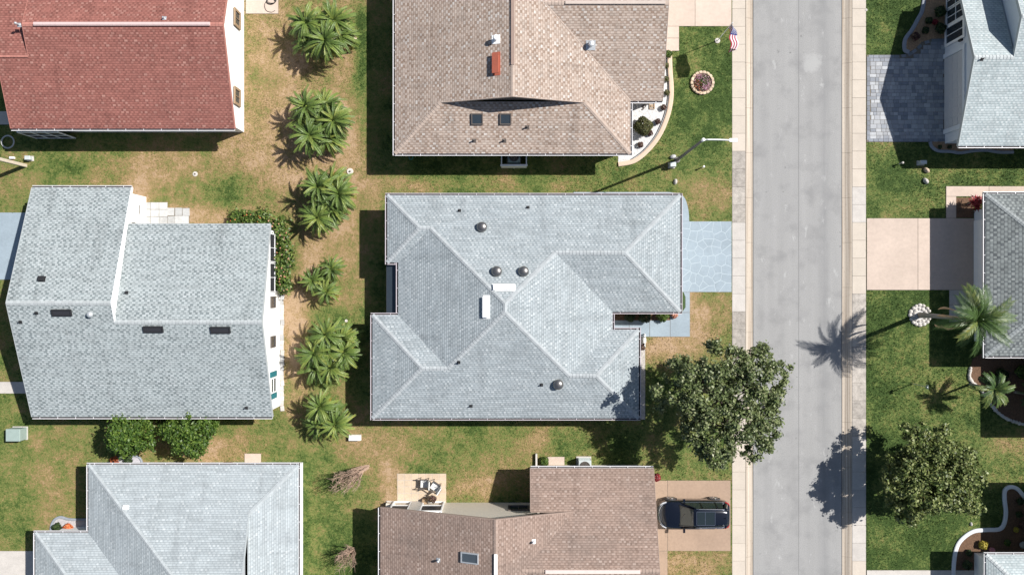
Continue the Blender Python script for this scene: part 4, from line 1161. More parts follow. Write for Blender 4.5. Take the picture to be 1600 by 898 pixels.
FR_P = [frond_mesh("frond", 1.0, .6+.2*(i%3), .13, .040, 26, M['frond'], i, .4) for i in range(6)]
FR_PY = [frond_mesh("frond", 1.0, .9, .17, .045, 20, M['frond_yellow'], 20+i) for i in range(2)]
FR_D = frond_mesh("dead_frond", 1.0, .9, .11, .03, 14, M['deadfrond'], 33)
FR_R = [frond_mesh("frond", 1.0, 1.0+.35*(i%2), .27, .028, 34, M['frond_royal'], 40+i, .2) for i in range(3)]
FR_B = [frond_mesh("frond", 1.0, .5, .22, .075, 13, M['frond_royal'], 60+i, .15) for i in range(2)]

def palm_heads(root, heads, rnd, meshes, ymeshes, nf, L, yellow=.2, pit=(-.5, 1.15)):
    """heads: list of (x,y,z) local; each gets a trunk, a crown and its fronds"""
    for hx, hy, hz in heads:
        m = MB()
        bx, by = hx*.35, hy*.35
        m.tube([(bx,by,-.05),(bx+(hx-bx)*.4,by+(hy-by)*.4,hz*.5),(hx,hy,hz-.05)], [.10,.075,.07], 8)
        m.build("trunk", M['palmbark'], root)
        cm = MB((hx,hy,hz)); cm.lathe((hx,hy,hz-.12), [(.07,0),(.10,.08),(.07,.2),(.02,.28)], 8)
        crown = cm.build("crown", M['frond'], root, loc=(hx,hy,hz))
        for i in range(3 if ymeshes else 0):
            o = link("dead_frond", FR_D, crown); Lk = L*rnd.uniform(.6,.85)
            o.matrix_basis = Matrix.Rotation(rnd.uniform(0,6.28),4,'Z') @ Matrix.Rotation(rnd.uniform(.6,1.0),4,'Y') @ Matrix.Diagonal((Lk,Lk,Lk,1))
        for i in range(nf):
            q = i/nf
            pitch = pit[1]+(pit[0]-pit[1])*q**.6 + rnd.uniform(-.22,.22)
            az = i*2.39996+rnd.uniform(-.4,.4)
            ml = ymeshes if (ymeshes and q > 1-yellow and rnd.random() < .75) else meshes
            o = link("frond", rnd.choice(ml), crown)
            Lk = L*rnd.uniform(.85,1.12)*(.75+.25*min(1,q*3))
            o.matrix_basis = Matrix.Rotation(az,4,'Z') @ Matrix.Rotation(-pitch,4,'Y') @ Matrix.Rotation(rnd.uniform(-.25,.25),4,'X') @ Matrix.Diagonal((Lk,Lk*1.1,Lk,1))

def palm_clump(label, gx, gy, heads, L, seed, nf=30):
    rnd = random.Random(seed)
    root = empty("palm_clump", W(gx,gy), label, "palm", "palm clumps in a row between the houses")
    b = W(gx,gy)
    hl = []
    for px, py, z in heads:
        p = W(px,py,z); hl.append((p.x-b.x, p.y-b.y, z))
    palm_heads(root, hl, rnd, FR_P, FR_PY, nf+26, L*1.02, .20, (-.65, 1.2))
palm_clump("palm clump beside the north gap between the red roof and tan house", 503,62, [(478,36,1.9),(508,64,2.2),(521,32,1.8),(497,42,1.5),(486,62,1.3),(528,55,1.4)], 1.42, 1, 38)
palm_clump("palm clump across the lawn from the red house's lower window", 508,190, [(478,166,1.9),(484,212,1.9),(521,188,2.0),(503,190,1.6),(508,166,1.5),(512,216,1.3),(478,190,1.3)], 1.36, 2, 34)
palm_clump("palm clump with three heads by the flowering hedge", 508,308, [(497,292,2.0),(530,303,2.1),(497,340,1.6),(510,312,1.5),(520,285,1.5),(518,326,1.3)], 1.36, 3, 36)
palm_clump("smallest sparse palm clump in the row", 510,438, [(488,438,1.2),(518,420,1.4),(510,456,1.2),(503,436,.9)], 1.0, 4, 24)
palm_clump("palm clump opposite the white wall's plain windows", 516,550, [(510,522,1.9),(492,552,1.8),(538,550,1.7),(518,574,1.6),(512,548,1.5),(534,528,1.4),(494,575,1.2)], 1.34, 5, 34)
palm_clump("yellowish palm clump close to the white ground box", 514,648, [(500,635,1.8),(524,662,1.7),(512,648,1.3),(500,660,1.1)], 1.25, 6, 38)

# tall feather palm by the wide drive, its dead fronds
rnd = random.Random(31)
root = empty("palm_tree", W(1437,492), "tall grey trunked palm in a white stone ring by wide drive", "palm")
m = MB(); b0 = W(1437,492)
pts = [(0,0,-.05),(.02,0,1.5),(.03,-.02,3.2),(.0,-.03,4.8),(0,0,6.1)]
m.tube(pts, [.21,.15,.13,.115,.10], 12); m.build("trunk", M['palmbark'], root, smooth=True)
cm = MB((0,0,6.2)); cm.lathe((0,0,6.0), [(.14,0),(.17,.25),(.12,.6),(.04,.9)], 10); crown = cm.build("crown", M['frond_royal'], root, loc=(0,0,6.2))
for i2 in range(19):
    q = i2/19; az = i2*2.39996+.6; pitch = 1.15-1.35*q**.8
    if math.cos(az) < -.45 and pitch < .1: continue
    o = link("frond", rnd.choice(FR_R), crown); Lk = rnd.uniform(1.75,2.45)
    o.matrix_basis = Matrix.Rotation(az,4,'Z') @ Matrix.Rotation(-pitch,4,'Y') @ Matrix.Rotation(rnd.uniform(-.4,.4),4,'X') @ Matrix.Diagonal((Lk,Lk*1.15,Lk,1))
for k3, (ang, ln) in enumerate(((2.5,1.9),(3.0,1.5),(3.7,2.1),(4.1,1.6))):
    dm = MB((0,0,6.2)); P3 = []
    for ii in range(10):
        tt = ii/9; rr = ln*math.sin(tt*2.4)*.62; P3.append(Vector((math.cos(ang)*rr+.1*math.sin(tt*3+k3), math.sin(ang)*rr*(.5+.5*tt), 6.1-.2*tt-2.6*tt**1.8)))
    dm.tube(P3, [.05,.045,.04,.035,.03,.035,.06,.08,.06,.02], 6); o = dm.build("dead_frond", M['deadfrond'], root); o.location = (0,0,6.2)
# ring of white stones
rr_ = random.Random(3)
rt = empty("stone_ring", W(1437,492), "ring of white stones round the tall palm's foot", "stones")
q_ = MB(); q_.lathe((0,0,-.05), [(.60,0),(.60,.07),(.3,.09),(.05,.09)], 24); q_.build("gravel", M['gravel_white'], rt)
for ring_r, cnt in ((.68,16),(.42,11)):
    for k3 in range(cnt):
        an = k3/cnt*6.283+rr_.uniform(-.06,.06); s_ = rr_.uniform(.10,.135); q_ = MB()
        q_.lathe((0,0,0), [(s_*.8,-.04),(s_,.03),(s_*.85,.10),(s_*.4,.14),(.01,.15)], 7)
        o = q_.build("stone", M['stone_white'], rt, loc=(math.cos(an)*ring_r, math.sin(an)*ring_r, 0)); o.rotation_euler = (rr_.uniform(-.2,.2),rr_.uniform(-.2,.2),an); o.scale = (1,1.2,1)
EXCL.append([(W(1437,492).x+.7*math.cos(t_*.4), W(1437,492).y+.7*math.sin(t_*.4)) for t_ in range(16)])

rnd = random.Random(77)
root = empty("palm_tree", W(1516,600), "young broad leaved palm over the dark planting bed", "palm")
p_ = W(1554,608,2.6); b_ = W(1516,600)
palm_heads(root, [(p_.x-b_.x, p_.y-b_.y, 2.6)], rnd, FR_B, None, 24, 1.25, 0, (-.45,1.0))
root = empty("palm_tree", W(1585,612), "spiky young palm beside the curved stone edging", "palm")
palm_heads(root, [(.1,.0,1.3)], random.Random(78), FR_B, None, 12, .8, 0, (-.3,1.0))
root = empty("palm_tree", W(-8,525), "green palm at the grey gable house's far side", "palm")
palm_heads(root, [(0,0,1.7)], random.Random(79), FR_P, FR_PY, 28, 1.1, .2)

# ---- broad trees
broad_tree("large grey green street tree overhanging the sidewalk and road", 1101,607, 5.3, 3.8,3.7,1.8, 270, 1500, .115, M['leaf_oak'], 12, (.20,.44), trunk_r=.2, holes=.2)
broad_tree("olive green garden tree on the lawn across the street", 1416,723, 3.1, 3.1,2.9,1.5, 270, 1500, .115, M['leaf_yellowgreen'], 9, (.19,.42), trunk_r=.13)
broad_tree("round dense green tree above the orange flower bed", 230,668, 2.2, 1.46,1.25,1.15, 64, 1900, .10, M['leaf_green'], 21, (.28,.42), trunk_r=.09)
broad_tree("round dense green tree nearer the small square slab", 317,668, 2.2, 1.5,1.27,1.15, 64, 1900, .10, M['leaf_green'], 25, (.28,.42), trunk_r=.09)

# ---- leafless bushes
def bare_bush(label, gx, gy, hgt, spread, n, seed, lean=(0,0)):
    rnd = random.Random(seed); root = empty("bare_bush", W(gx,gy), label, "bush"); m = MB(); tw = MB()
    for i2 in range(n):
        az = rnd.uniform(0,6.283); sp_ = spread*rnd.uniform(.15,1)**.6
        tip = Vector((math.cos(az)*sp_+lean[0], math.sin(az)*sp_+lean[1], hgt*rnd.uniform(.7,1)))
        st = Vector((rnd.uniform(-.15,.15), rnd.uniform(-.12,.12), -.03)); mid = st.lerp(tip,.5)+Vector((rnd.uniform(-.12,.12),rnd.uniform(-.12,.12),.15))
        jj = lambda: Vector((rnd.uniform(-.13,.13),rnd.uniform(-.13,.13),rnd.uniform(-.08,.08))); m.tube([st,st.lerp(mid,.5)+jj()*.6,mid,mid.lerp(tip,.5)+jj(),tip],[.034,.028,.022,.016,.009],5)
        for k3 in range(8):
            s0 = mid.lerp(tip, rnd.uniform(.2,1)); e0 = s0+Vector((rnd.uniform(-.32,.32),rnd.uniform(-.32,.32),rnd.uniform(.15,.5)))
            tw.tube([s0,(s0+e0)/2+Vector((rnd.uniform(-.05,.05),rnd.uniform(-.05,.05),0)),e0],[.011,.008,.004],4)
    m.build("branch", M['twig'], root); tw.build("twig", M['twig'], root)
bare_bush("leafless multi stemmed bush on the open lawn", 574,729, 2.3, 1.0, 40, 5, (-1.15,-.5))
bare_bush("leafless bush against the brown house's side eave", 552,858, 2.0, .8, 26, 8, (-.2,.0))

# ---- hedge with flowers beside the left house, shrub at its north eave
def hedge(label, pts, w, h, seed, mat, flower):
    b0 = W(*pts[len(pts)//2]); root = empty("hedge", b0, label, "hedge"); rng = np.random.RandomState(seed); cl = []
    P3 = smooth_line([Vector((W(*p).x-b0.x, W(*p).y-b0.y, 0)) for p in pts], 5)
    for p in P3:
        for k3 in range(2): cl.append((p.x+rng.uniform(-w,w)*.5, p.y+rng.uniform(-.2,.2), h*rng.uniform(.45,.8), rng.uniform(.32,.5)))
    C, Nn = clump_leaves(cl, 900, rng); leaf_mesh("foliage", C, Nn, .11, mat, rng, parent=root)
    m = MB()
    for p in P3[::2]: m.tube([(p.x,p.y,-.05),(p.x+.05,p.y,h*.7)],[.03,.012],5)
    m.build("stem", M['bark'], root)
    fc = np.array([[c[0]+rng.uniform(-.3,.3), c[1]+rng.uniform(-.3,.3), c[2]+c[3]*.72] for c in cl for _ in range(flower[1])])
    tag(leaf_mesh("flower", fc, np.tile([0,0,2.],(len(fc),1)), .10, M[flower[0]], rng, 1.0, root, jitter=.3), kind="stuff")
hedge("leafy hedge with salmon flowers along the dark screens", [(440,350),(447,375),(449,400),(448,425),(447,450)], .75, 1.5, 3, M['leaf_hedge'], ('petal_salmon',2))
hedge("low hedge turning the corner by the screen room", [(372,344),(395,342),(418,342)], .5, 1.1, 4, M['leaf_hedge'], ('petal_orange',1))

# ------------------------------------------------------------------ planting beds
def bed(name, poly, mat, z=.012):
    P3 = gpoly(poly); b = MB(); b.prism(P3, -.15, z); o = b.build(name, mat); tag(o, kind="structure"); EXCL.append(P3); return o
def edging(label, pts, mat, w=.15, h=.09, name="bed_edging", closed=False):
    P3 = smooth_line([W(a2,b2) for a2, b2 in pts], 6); b0 = P3[0].copy(); root_pts = P3; m = MB(b0)
    rings = []
    for i2, p in enumerate(root_pts):
        d2 = (root_pts[min(i2+1,len(root_pts)-1)]-root_pts[max(i2-1,0)]).normalized(); s2 = Vector((-d2.y,d2.x,0))
        rings.append([p+s2*w*x+Vector((0,0,z)) for x, z in ((-.5,-.05),(-.5,h*.75),(-.3,h),(.3,h),(.5,h*.75),(.5,-.05))])
    m.grid(rings); o = m.build(name, mat, None, loc=b0); tag(o, label, "edging")
    E = [tuple(p[:2]) for r in rings for p in (r[0],)] + [tuple(r[-1][:2]) for r in rings[::-1]]
    EXCL.append(E); return o
# tan house front bed
curve = [(1046,80),(1047,110),(1049,140),(1047,165),(1040,190),(1028,215),(1010,237),(990,252),(966,257)]
inner_c = [tuple(((p.x*S)+800, 449-p.y*S)) for p in smooth_line([W(*p2) for p2 in curve], 5)]
bed("gravel_bed", [(985,100),(1042,80)]+inner_c+[(966,242),(980,240),(980,150)], M['gravel_white'])
edging("tan curved edging round the white gravel bed", curve, M['kerbtan'], .30, .10)
edging("thin dark liner inside the tan curved edging", [(a2-5.5, b2-1.5) for a2, b2 in curve[:-1]], M['black'], .05, .06)
shrub("large clipped round shrub on the white gravel", 1003,200, .60,1.05, M['leaf_topiary'], 5200, .055, 1)
gm = [(1041,103),(1041,124),(1042,145),(1037,168),(1028,190),(1016,208),(1001,226)]
for i2, (a2,b2) in enumerate(gm):
    shrub(("small green plant below the yellow green plant on the gravel","small green plant under the tan eave's gutter end on the gravel","small green plant where the gravel bed widens","small maroon plant beside the square ornament","small maroon plant right of the large clipped shrub","small maroon plant touching the large clipped shrub","small maroon plant near the roof corner on the gravel")[i2], a2-1, b2+1, .19,.38, M['leaf_maroon' if i2 > 2 else 'leaf_topiary'], 420, .05, 30+i2, "plant", "small_plant", "small plants along the gravel bed")
shrub("yellow green plant at the gravel bed's narrow end", 1044,86, .24,.4, M['leaf_hedge'], 400, .07, 44, "plant", "small_plant")
# lizard ornament and square ornament
m = MB(W(1007,165)); LZ = smooth_line([W(1003,172,.04),(W(1006,169,.04)),W(1005,166,.04),W(1008,163,.04),W(1010,159,.04)],5)
m.tube(LZ,[.02]+[.05]*(len(LZ)-6)+[.06,.07,.065,.05,.03],6)
for ii, sg in ((6,1),(6,-1),(14,1),(14,-1)):
    p2 = LZ[ii]; m.tube([p2,p2+Vector((.12*sg,.05,0)),p2+Vector((.15*sg,.13,-.01))],.02,5)
o = m.build("lizard_ornament", M['darkframe'], None, loc=W(1007,165)); tag(o, "dark metal lizard ornament lying on the white gravel", "ornament")
m = MB()
for sx2, sy2, w2, h2 in ((0,.2,.36,.05),(0,-.2,.36,.05),(.16,0,.05,.36),(-.16,0,.05,.36)): m.box((sx2,sy2,.06),(w2,h2,.06))
m.box((0,0,.05),(.18,.2,.04)); o = m.build("square_ornament", M['brownframe'], None, loc=W(1018.5,166)); tag(o, "brown square frame ornament next to the lizard", "ornament")

# round flower bed
rt = empty("flower_bed", W(1097,130), "round flower bed with tan block ring on the lawn", "flower bed")
q_ = MB(); q_.lathe((0,0,-.05), [(.66,0),(.66,.12),(.4,.16),(.02,.17)], 28); q_.build("soil", M['soil'], rt)
for k3 in range(18):
    an = k3/18*6.283; q_ = MB(); q_.prism([(-.115,-.09),(.115,-.09),(.125,.06),(.06,.10),(-.06,.10),(-.125,.06)],-.05,.16,bev=.03)
    o = q_.build("edging_block", M['stone_tan'], rt, loc=(math.cos(an)*.71,math.sin(an)*.71,0)); o.rotation_euler[2] = an-math.pi/2
rng = np.random.RandomState(6)
for mk, cx, cy, n3, sz in (('petal_pink',.15,.1,260,.05),('petal_pink',.2,-.25,180,.05),('leaf_green',0,.05,220,.07),('petal_orange',-.25,-.25,70,.06),('leaf_maroon',-.25,-.2,200,.07),('leaf_dark',.1,.2,160,.07),('petal_pink',-.2,.3,150,.05)):
    c2 = rng.normal(0,.17,(n3,3))*np.array([1,1,.25])+np.array([cx,cy,.24]); c2[:,2] = np.abs(c2[:,2])
    tag(leaf_mesh("flowers" if 'petal' in mk else "leaves", c2, np.tile([0,0,1.4],(n3,1)), sz, M[mk], rng, 1.1, rt), kind="stuff")
EXCL.append([(W(1097,130).x+.8*math.cos(t_*.4), W(1097,130).y+.8*math.sin(t_*.4)) for t_ in range(16)])

# paver drive planting beds (E1)
ec = [(1446,-20),(1441,15),(1434,30),(1424,48),(1414,62),(1413,78),(1420,82)]
ep = [tuple(((p.x*S)+800, 449-p.y*S)) for p in smooth_line([W(*p2) for p2 in ec], 5)]
bed("mulch_bed", ep+[(1430,76),(1440,66),(1455,61),(1482,60),(1482,-20)], M['mulch_tan'])
edging("grey curved edging of the bed above the paver drive", ec, M['kerbgrey'], .26, .10)
for i2,(a2,b2,r2,mk,lb) in enumerate(((1465,21,.36,'leaf_dark',"largest dark bush by the window wall"),(1449,34,.22,'leaf_dark',"small dark bush near the red plant"),(1444,49,.22,'leaf_dark',"small dark bush close to the grey edging"),(1466,47,.34,'leaf_dark',"dark bush beside the paver drive's corner"),(1459,36,.17,'leaf_red',"small red plant between the dark bushes"),(1428,59,.26,'leaf_maroon',"brownish plant at the bed's narrow tip"))):
    shrub(lb, a2, b2, r2, r2*1.7, M[mk], int(2200*r2)+200, .07, 60+i2)
e2 = [(1453,222),(1456,230),(1466,236),(1485,237),(1500,239),(1520,236),(1540,235),(1562,238),(1583,238)]
ep = [tuple(((p.x*S)+800, 449-p.y*S)) for p in smooth_line([W(*p2) for p2 in e2], 5)]
bed("mulch_bed", ep+[(1583,220),(1453,221)], M['mulch_tan'])
edging("grey edging of the bed below the grey gable roof", e2, M['kerbgrey'], .2, .09)
for i2,a2 in enumerate((1467,1482,1521,1540,1560)): shrub("small dark plant in the narrow bed below the eave", a2, 230, .13,.26, M['leaf_dark'], 160, .06, 80+i2, "plant", "small_plant", "small plants below the eave")

# E3 mulch bed with white kerbing
e3 = [(1489,925),(1489,895),(1491,868),(1496,850),(1506,838),(1521,829),(1540,827),(1560,826),(1568,818),(1571,800),(1569,780),(1570,765),(1579,760),(1590,764),(1604,780),(1625,795)]
ep = [tuple(((p.x*S)+800, 449-p.y*S)) for p in smooth_line([W(*p2) for p2 in e3], 5)]
bed("mulch_bed", ep+[(1640,870),(1640,925)], M['mulch'])
edging("white curving kerb round the dark mulch bed", e3, M['kerbwhite'], .26, .11)
for i2,(a2,b2,r2,mk,lb) in enumerate(((1533,849,.28,'petal_yellow',"yellow green plant beside the porch corner"),(1508,880,.30,'leaf_dark',"dark plant in front of the white porch frame"),(1512,862,.2,'leaf_dark',"small dark plant near the white kerb bend"),(1592,782,.22,'leaf_dark',"dark plant near the kerb's rounded top"),(1590,802,.2,'leaf_dark',"dark plant beside the maroon plant"),(1596,818,.26,'leaf_maroon',"maroon plant in the dark mulch"),(1586,826,.16,'petal_yellow',"small yellow plant in the dark mulch"),(1572,846,.2,'leaf_hedge',"small green plant near the roof corner"))):
    shrub(lb, a2, b2, r2, r2*1.6, M[mk], int(2000*r2)+150, .07, 100+i2)
m = MB(); m.lathe((0,0,-.02), [(.16,0),(.19,.22),(.16,.24),(.1,.2),(.02,.2)], 16); o = m.build("flower_pot", simple("pink_pot",(.55,.22,.25),.6,.1), None, True, W(1548,858)); tag(o,"pink round pot by the porch roof corner","pot")
m = MB(); m.lathe((0,0,-.02), [(.2,0),(.2,.1),(.24,.12),(.15,.15),(.02,.13)], 16); o = m.build("bird_bath", M['stone_grey'], None, True, W(1597,850)); tag(o,"grey round bird bath in the dark mulch","bird bath")

# E2 dark bed with stone edging, red cordyline
e4 = [(1516,575),(1514,588),(1520,598),(1532,608),(1545,628),(1560,645),(1578,656),(1604,664)]
ep = [tuple(((p.x*S)+800, 449-p.y*S)) for p in smooth_line([W(*p2) for p2 in e4], 5)]
bed("mulch_bed", ep+[(1660,664),(1660,545),(1545,545),(1520,560)], M['mulch'])
rt = empty("stone_edging", W(1545,628), "curved row of pale stones edging the dark bed", "stones")
P3 = smooth_line([W(*p2) for p2 in e4], 6); rs_ = random.Random(8)
for p in P3:
    q_ = MB(); s_ = rs_.uniform(.10,.15); q_.lathe((0,0,0), [(s_*.8,-.04),(s_,.04),(s_*.8,.11),(s_*.35,.15),(.01,.155)], 7)
    o = q_.build("stone", M['stone_white'], rt, loc=p-W(1545,628)); o.rotation_euler = (rs_.uniform(-.3,.3),rs_.uniform(-.3,.3),rs_.uniform(0,6))
for i2,(a2,b2,r2,lb) in enumerate(((1560,585,.42,"dark leafy shrub below the grey green eave"),(1592,580,.4,"olive shrub close to the house wall in shade"),(1540,590,.26,"small dark shrub behind the young palm"))):
    shrub(lb, a2, b2, r2, r2*1.6, M['leaf_dark' if i2 != 1 else 'leaf_hedge'], 900, .1, 120+i2)
bed("planter_bed", rect(1494,309,1521,340), M['mulch'])
rnd = random.Random(5); rt = empty("red_cordyline", W(1513,320), "bright red leaved cordyline by the pink drive corner", "plant")
st = MB(); lf = []
for k3 in range(7):
    hx, hy = rnd.uniform(-.45,.4), rnd.uniform(-.25,.3); hz = rnd.uniform(.7,1.2); st.tube([(hx*.4,hy*.4,-.03),(hx,hy,hz)],[.03,.02],6)
    for q2 in range(16):
        lf.append((hx,hy,hz, q2*2.4, 1.2-1.5*q2/16))
st.build("stem", M['bark'], rt)
lm = MB()
for hx,hy,hz,az,pt in lf:
    d2 = Vector((math.cos(az)*math.cos(pt),math.sin(az)*math.cos(pt),math.sin(pt))); s2 = d2.cross(Vector((0,0,1))).normalized()*.045; o2 = Vector((hx,hy,hz))
    lm.add([o2-s2*.4,o2+s2*.4,o2+d2*.2+s2,o2+d2*.2-s2]); lm.add([o2+d2*.2-s2,o2+d2*.2+s2,o2+d2*.42-Vector((0,0,.06))])
lm.build("leaves", M['leaf_red'], rt)

# beds of the bottom-left house
e5 = [(80,832),(81,820),(86,811),(95,807),(106,810),(120,811),(140,811)]
ep = [tuple(((p.x*S)+800, 449-p.y*S)) for p in smooth_line([W(*p2) for p2 in e5], 5)]
bed("gravel_bed", ep+[(140,840),(80,840)], simple("grey_gravel",(.40,.38,.38),.95,.35,9))
edging("grey edging of the small bed in the roof's inner corner", e5, M['kerbgrey'], .16, .09)
shrub("orange red plant in the roof's inner corner bed", 110,824, .36,.5, M['petal_orange'], 500, .08, 140)
shrub("green plant beside the orange red corner plant", 92,822, .3,.45, M['leaf_dark'], 420, .08, 141)
e6 = [(167,735),(174,722),(184,715),(200,712),(216,713),(222,722),(222,736)]
bed("gravel_bed", e6, simple("violet_gravel",(.40,.39,.42),.95,.3,9))
edging("thin edging of the bed below the round trees", e6, M['kerbgrey'], .12, .08)
shrub("orange flowering plant at the silver roof's edge", 181,718, .27,.4, M['petal_orange'], 360, .07, 142)
shrub("dark green plant beside the orange flowering plant", 203,718, .3,.45, M['leaf_dark'], 420, .08, 143)

# centre house beds
bed("planter_bed", [(957,488),(1046,488),(1046,500),(1020,503),(985,502),(957,500)], M['mulch'])
bed("gravel_bed", rect(996,526,1008,655), simple("shade_grey_gravel",(.40,.37,.34),.95,.5,7,bmp=.6))  # white gravel greyed: the street tree's shade is put into its colour
bed("turf_patch", [(1063,455),(1068,456),(1071,464),(1071,480),(1066,487),(1058,488),(1058,455)], simple("artificial_turf",(.05,.085,.03),.9,.25,12,bmp=.5), .026)
shrub("round clipped shrub under the entry eave", 1006,494, .42,.8, M['leaf_dark'], 1500, .06, 150)
shrub("second round clipped shrub under the entry eave", 983,494, .36,.75, M['leaf_dark'], 1300, .06, 151)
shrub("bushy green plant at the entry bed's end", 1034,493, .4,.6, M['leaf_hedge'], 900, .07, 152)
shrub("pinkish red plant at the drive corner of the entry", 1053,492, .22,.35, M['petal_salmon'], 260, .07, 153, "plant", "small_plant")
shrub("reddish plant in the white gravel strip", 1003,542, .2,.35, M['leaf_maroon'], 260, .07, 154, "plant", "small_plant")
m = MB()
for sg in (0,1): m.box((sg*.1,0,.2),(.06,.3,.4)); 
for z in (.1,.25,.38): m.box((.05,0,z),(.04,.9,.05))
for k3 in range(6): m.box((.07,-.4+k3*.16,.22),(.03,.07,.44))
o = m.build("picket_fence", M['white'], None, loc=W(1005,531)); tag(o,"short white picket fence piece in the gravel strip","fence")

# brown house small plantings
shrub("red leaved plant at the brown house's drive corner", 1025,744, .26,.45, M['leaf_red'], 420, .08, 160, "plant", "small_plant")
shrub("leafy plant in the small bed by the concrete step", 850,719, .3,.5, M['leaf_hedge'], 420, .1, 161, "plant", "small_plant")
m = MB(); m.prism(rect(-.06,-.4,.06,.45),-.05,.25); o = m.build("low_block_wall", M['stone_white'], None, loc=W(838,718)); tag(o,"low white block wall at the small planting","wall")

# ------------------------------------------------------------------ street and yard objects
# street lamp
b0 = W(1058,250); rt = empty("street_lamp", b0, "tall dark pole street lamp with white arm over the lawn", "street lamp")
m = MB(); m.tube([(0,0,-.1),(0,0,3.5),(0,0,7.0)],[.11,.09,.075],12); m.lathe((0,0,-.05),[(.2,0),(.2,.1),(.13,.14)],12); m.build("pole", M['polemetal'], rt, smooth=False)
m = MB(); m.tube([(0,0,6.85),(.25,.0,7.02),(.9,-.02,7.1),(1.5,-.05,7.12)],.045,8); m.lathe((0,0,6.8),[(.1,0),(.1,.24),(.04,.28)],10); m.build("arm", M['white'], rt)
m = MB(); m.box((1.72,-.055,7.12),(.46,.2,.12)); m.box((1.52,-.05,7.12),(.14,.12,.1)); hd = m.build("lamp_head", M['white'], rt)
m = MB(); m.box((1.74,-.055,7.05),(.3,.14,.03)); m.build("lens", M['glass'], rt).parent = hd

# flag
b0 = W(1121,64); rt = empty("flag", b0, "striped flag with starred blue corner on a thin pole", "flag")
m = MB(); m.tube([(0,0,-.1),(0,0,3.42)],[.03,.024],8); m.lathe((0,0,3.42),[(.03,0),(.05,.04),(.03,.08),(.005,.1)],8); m.build("pole", M['white'], rt)
m = MB(); m.lathe((0,0,-.02),[(.18,0),(.18,.05),(.06,.08)],12); m.build("footing", M['stone_white'], rt)
fl_r = simple("flag_red",(.26,.015,.035),.8,.08); fl_w = simple("flag_white",(.52,.51,.53),.8,.04); fl_b = simple("flag_blue",(.025,.035,.14),.8,.1)
def flag_pt(s2, t2):            # s along the fly 0..1, t down the hoist 0..1
    fly = Vector((-.12,-1.5,-.25))*s2; wave = .09*math.sin(s2*9+t2*1.5)*min(1,s2*3)
    return Vector((.02,0,3.36)) + fly + Vector(((1.15*t2 if t2 < .5 else .575-.7*(t2-.5))*min(1,s2*2.5+.05), -.02*t2, -(.45*t2 if t2 < .5 else .225+1.1*(t2-.5))*min(1,.4+s2*2)-.86*t2*max(0,.6-s2*2))) + Vector((1,.2,.3))*wave
m = MB(); NS = 26
for r2 in range(13):
    for c2 in range(NS):
        mi = 2 if (r2 < 7 and c2 < NS*.4) else (0 if r2 % 2 == 0 else 1)
        m.add([flag_pt(c2/NS,r2/13),flag_pt(c2/NS,(r2+1)/13),flag_pt((c2+1)/NS,(r2+1)/13),flag_pt((c2+1)/NS,r2/13)], mi)
cl_ = m.build("cloth", [fl_r,fl_w,fl_b], rt)
m = MB()
for r2 in range(9):
    for c2 in range(6 if r2 % 2 == 0 else 5):
        s0 = .4*((c2+.5 if r2 % 2 == 0 else c2+1)/6); t0 = 7/13*(r2+.75)/9.5; p2 = flag_pt(s0,t0); du = (flag_pt(s0+.01,t0)-p2).normalized(); dv = (flag_pt(s0,t0+.01)-p2).normalized(); nn = du.cross(dv).normalized()*.006
        for sd in (1,-1):
            P2 = []
            for k3 in range(10):
                rr = .034 if k3 % 2 == 0 else .014; an = k3*math.pi/5+math.pi/2; P2.append(p2+nn*sd+du*rr*math.cos(an)-dv*rr*math.sin(an))
            m.add(P2 if sd < 0 else P2[::-1])
m.build("stars", fl_w, rt).parent = cl_

def util_box(label, px, py, w, d2, h2, mat, name="utility_box", cat="box", rz=0):
    rt = empty(name, W(px,py), label, cat); rt.rotation_euler[2] = rz
    m = MB(); m.prism(rect(-w/2-.05,-d2/2-.05,w/2+.05,d2/2+.05),-.06,.05); m.build("base", M['stone_white'], rt)
    m = MB(); m.prism(rect(-w/2,-d2/2,w/2,d2/2),.05,h2,bev=.03); m.build("body", mat, rt)
    m = MB(); m.prism(rect(-w/2-.015,-d2/2-.015,w/2+.015,d2/2+.015),h2+.001,h2+.05,bev=.02); m.build("lid", mat, rt); return rt
util_box("pale grey utility box beside the street lamp", 1049,259, .36,.28,.55, M['boxgrey'])
util_box("white oblong ground box near the yellowish palm clump", 555,683, .74,.30,.28, M['white'])
util_box("green grey metal cabinet on the yellowing lawn", 32,676, .92,.80,.75, M['boxgreen'])
util_box("grey box near the narrow bed below the gable eave", 1438,255, .40,.22,.4, M['boxgrey'])
util_box("small grey box by the lying wooden post", 48,248, .34,.24,.35, M['boxgrey'])
def disc(label, px, py, r2, mat, hole=True, name="cleanout_cap"):
    m = MB(); m.lathe((0,0,-.03),[(r2,0),(r2,.05),(r2*.9,.065),(r2*.5,.06),(.01,.06)],18)
    if hole: m.lathe((0,0,.03),[(r2*.28,0),(r2*.28,.06),(r2*.2,.075),(.005,.08)],10,1)
    o = m.build(name, [mat, M['darkframe']], None, loc=W(px,py)); tag(o,label,"cap")
disc("white round concrete cap on the lawn below the palms", 547,268, .22, M['stone_white'])
disc("small round concrete cap on the dry lawn by the red roof", 305,272, .17, M['stone_white'])
disc("tan round cap between the top palm clump and dark shade", 555,59, .13, M['stone_tan'], False)
disc("small pale cap near the smallest palm clump", 541,501, .1, M['stone_white'], False)
disc("round cover on the kerb lawn corner across the street", 1353.5,16, .09, M['stone_white'], False)
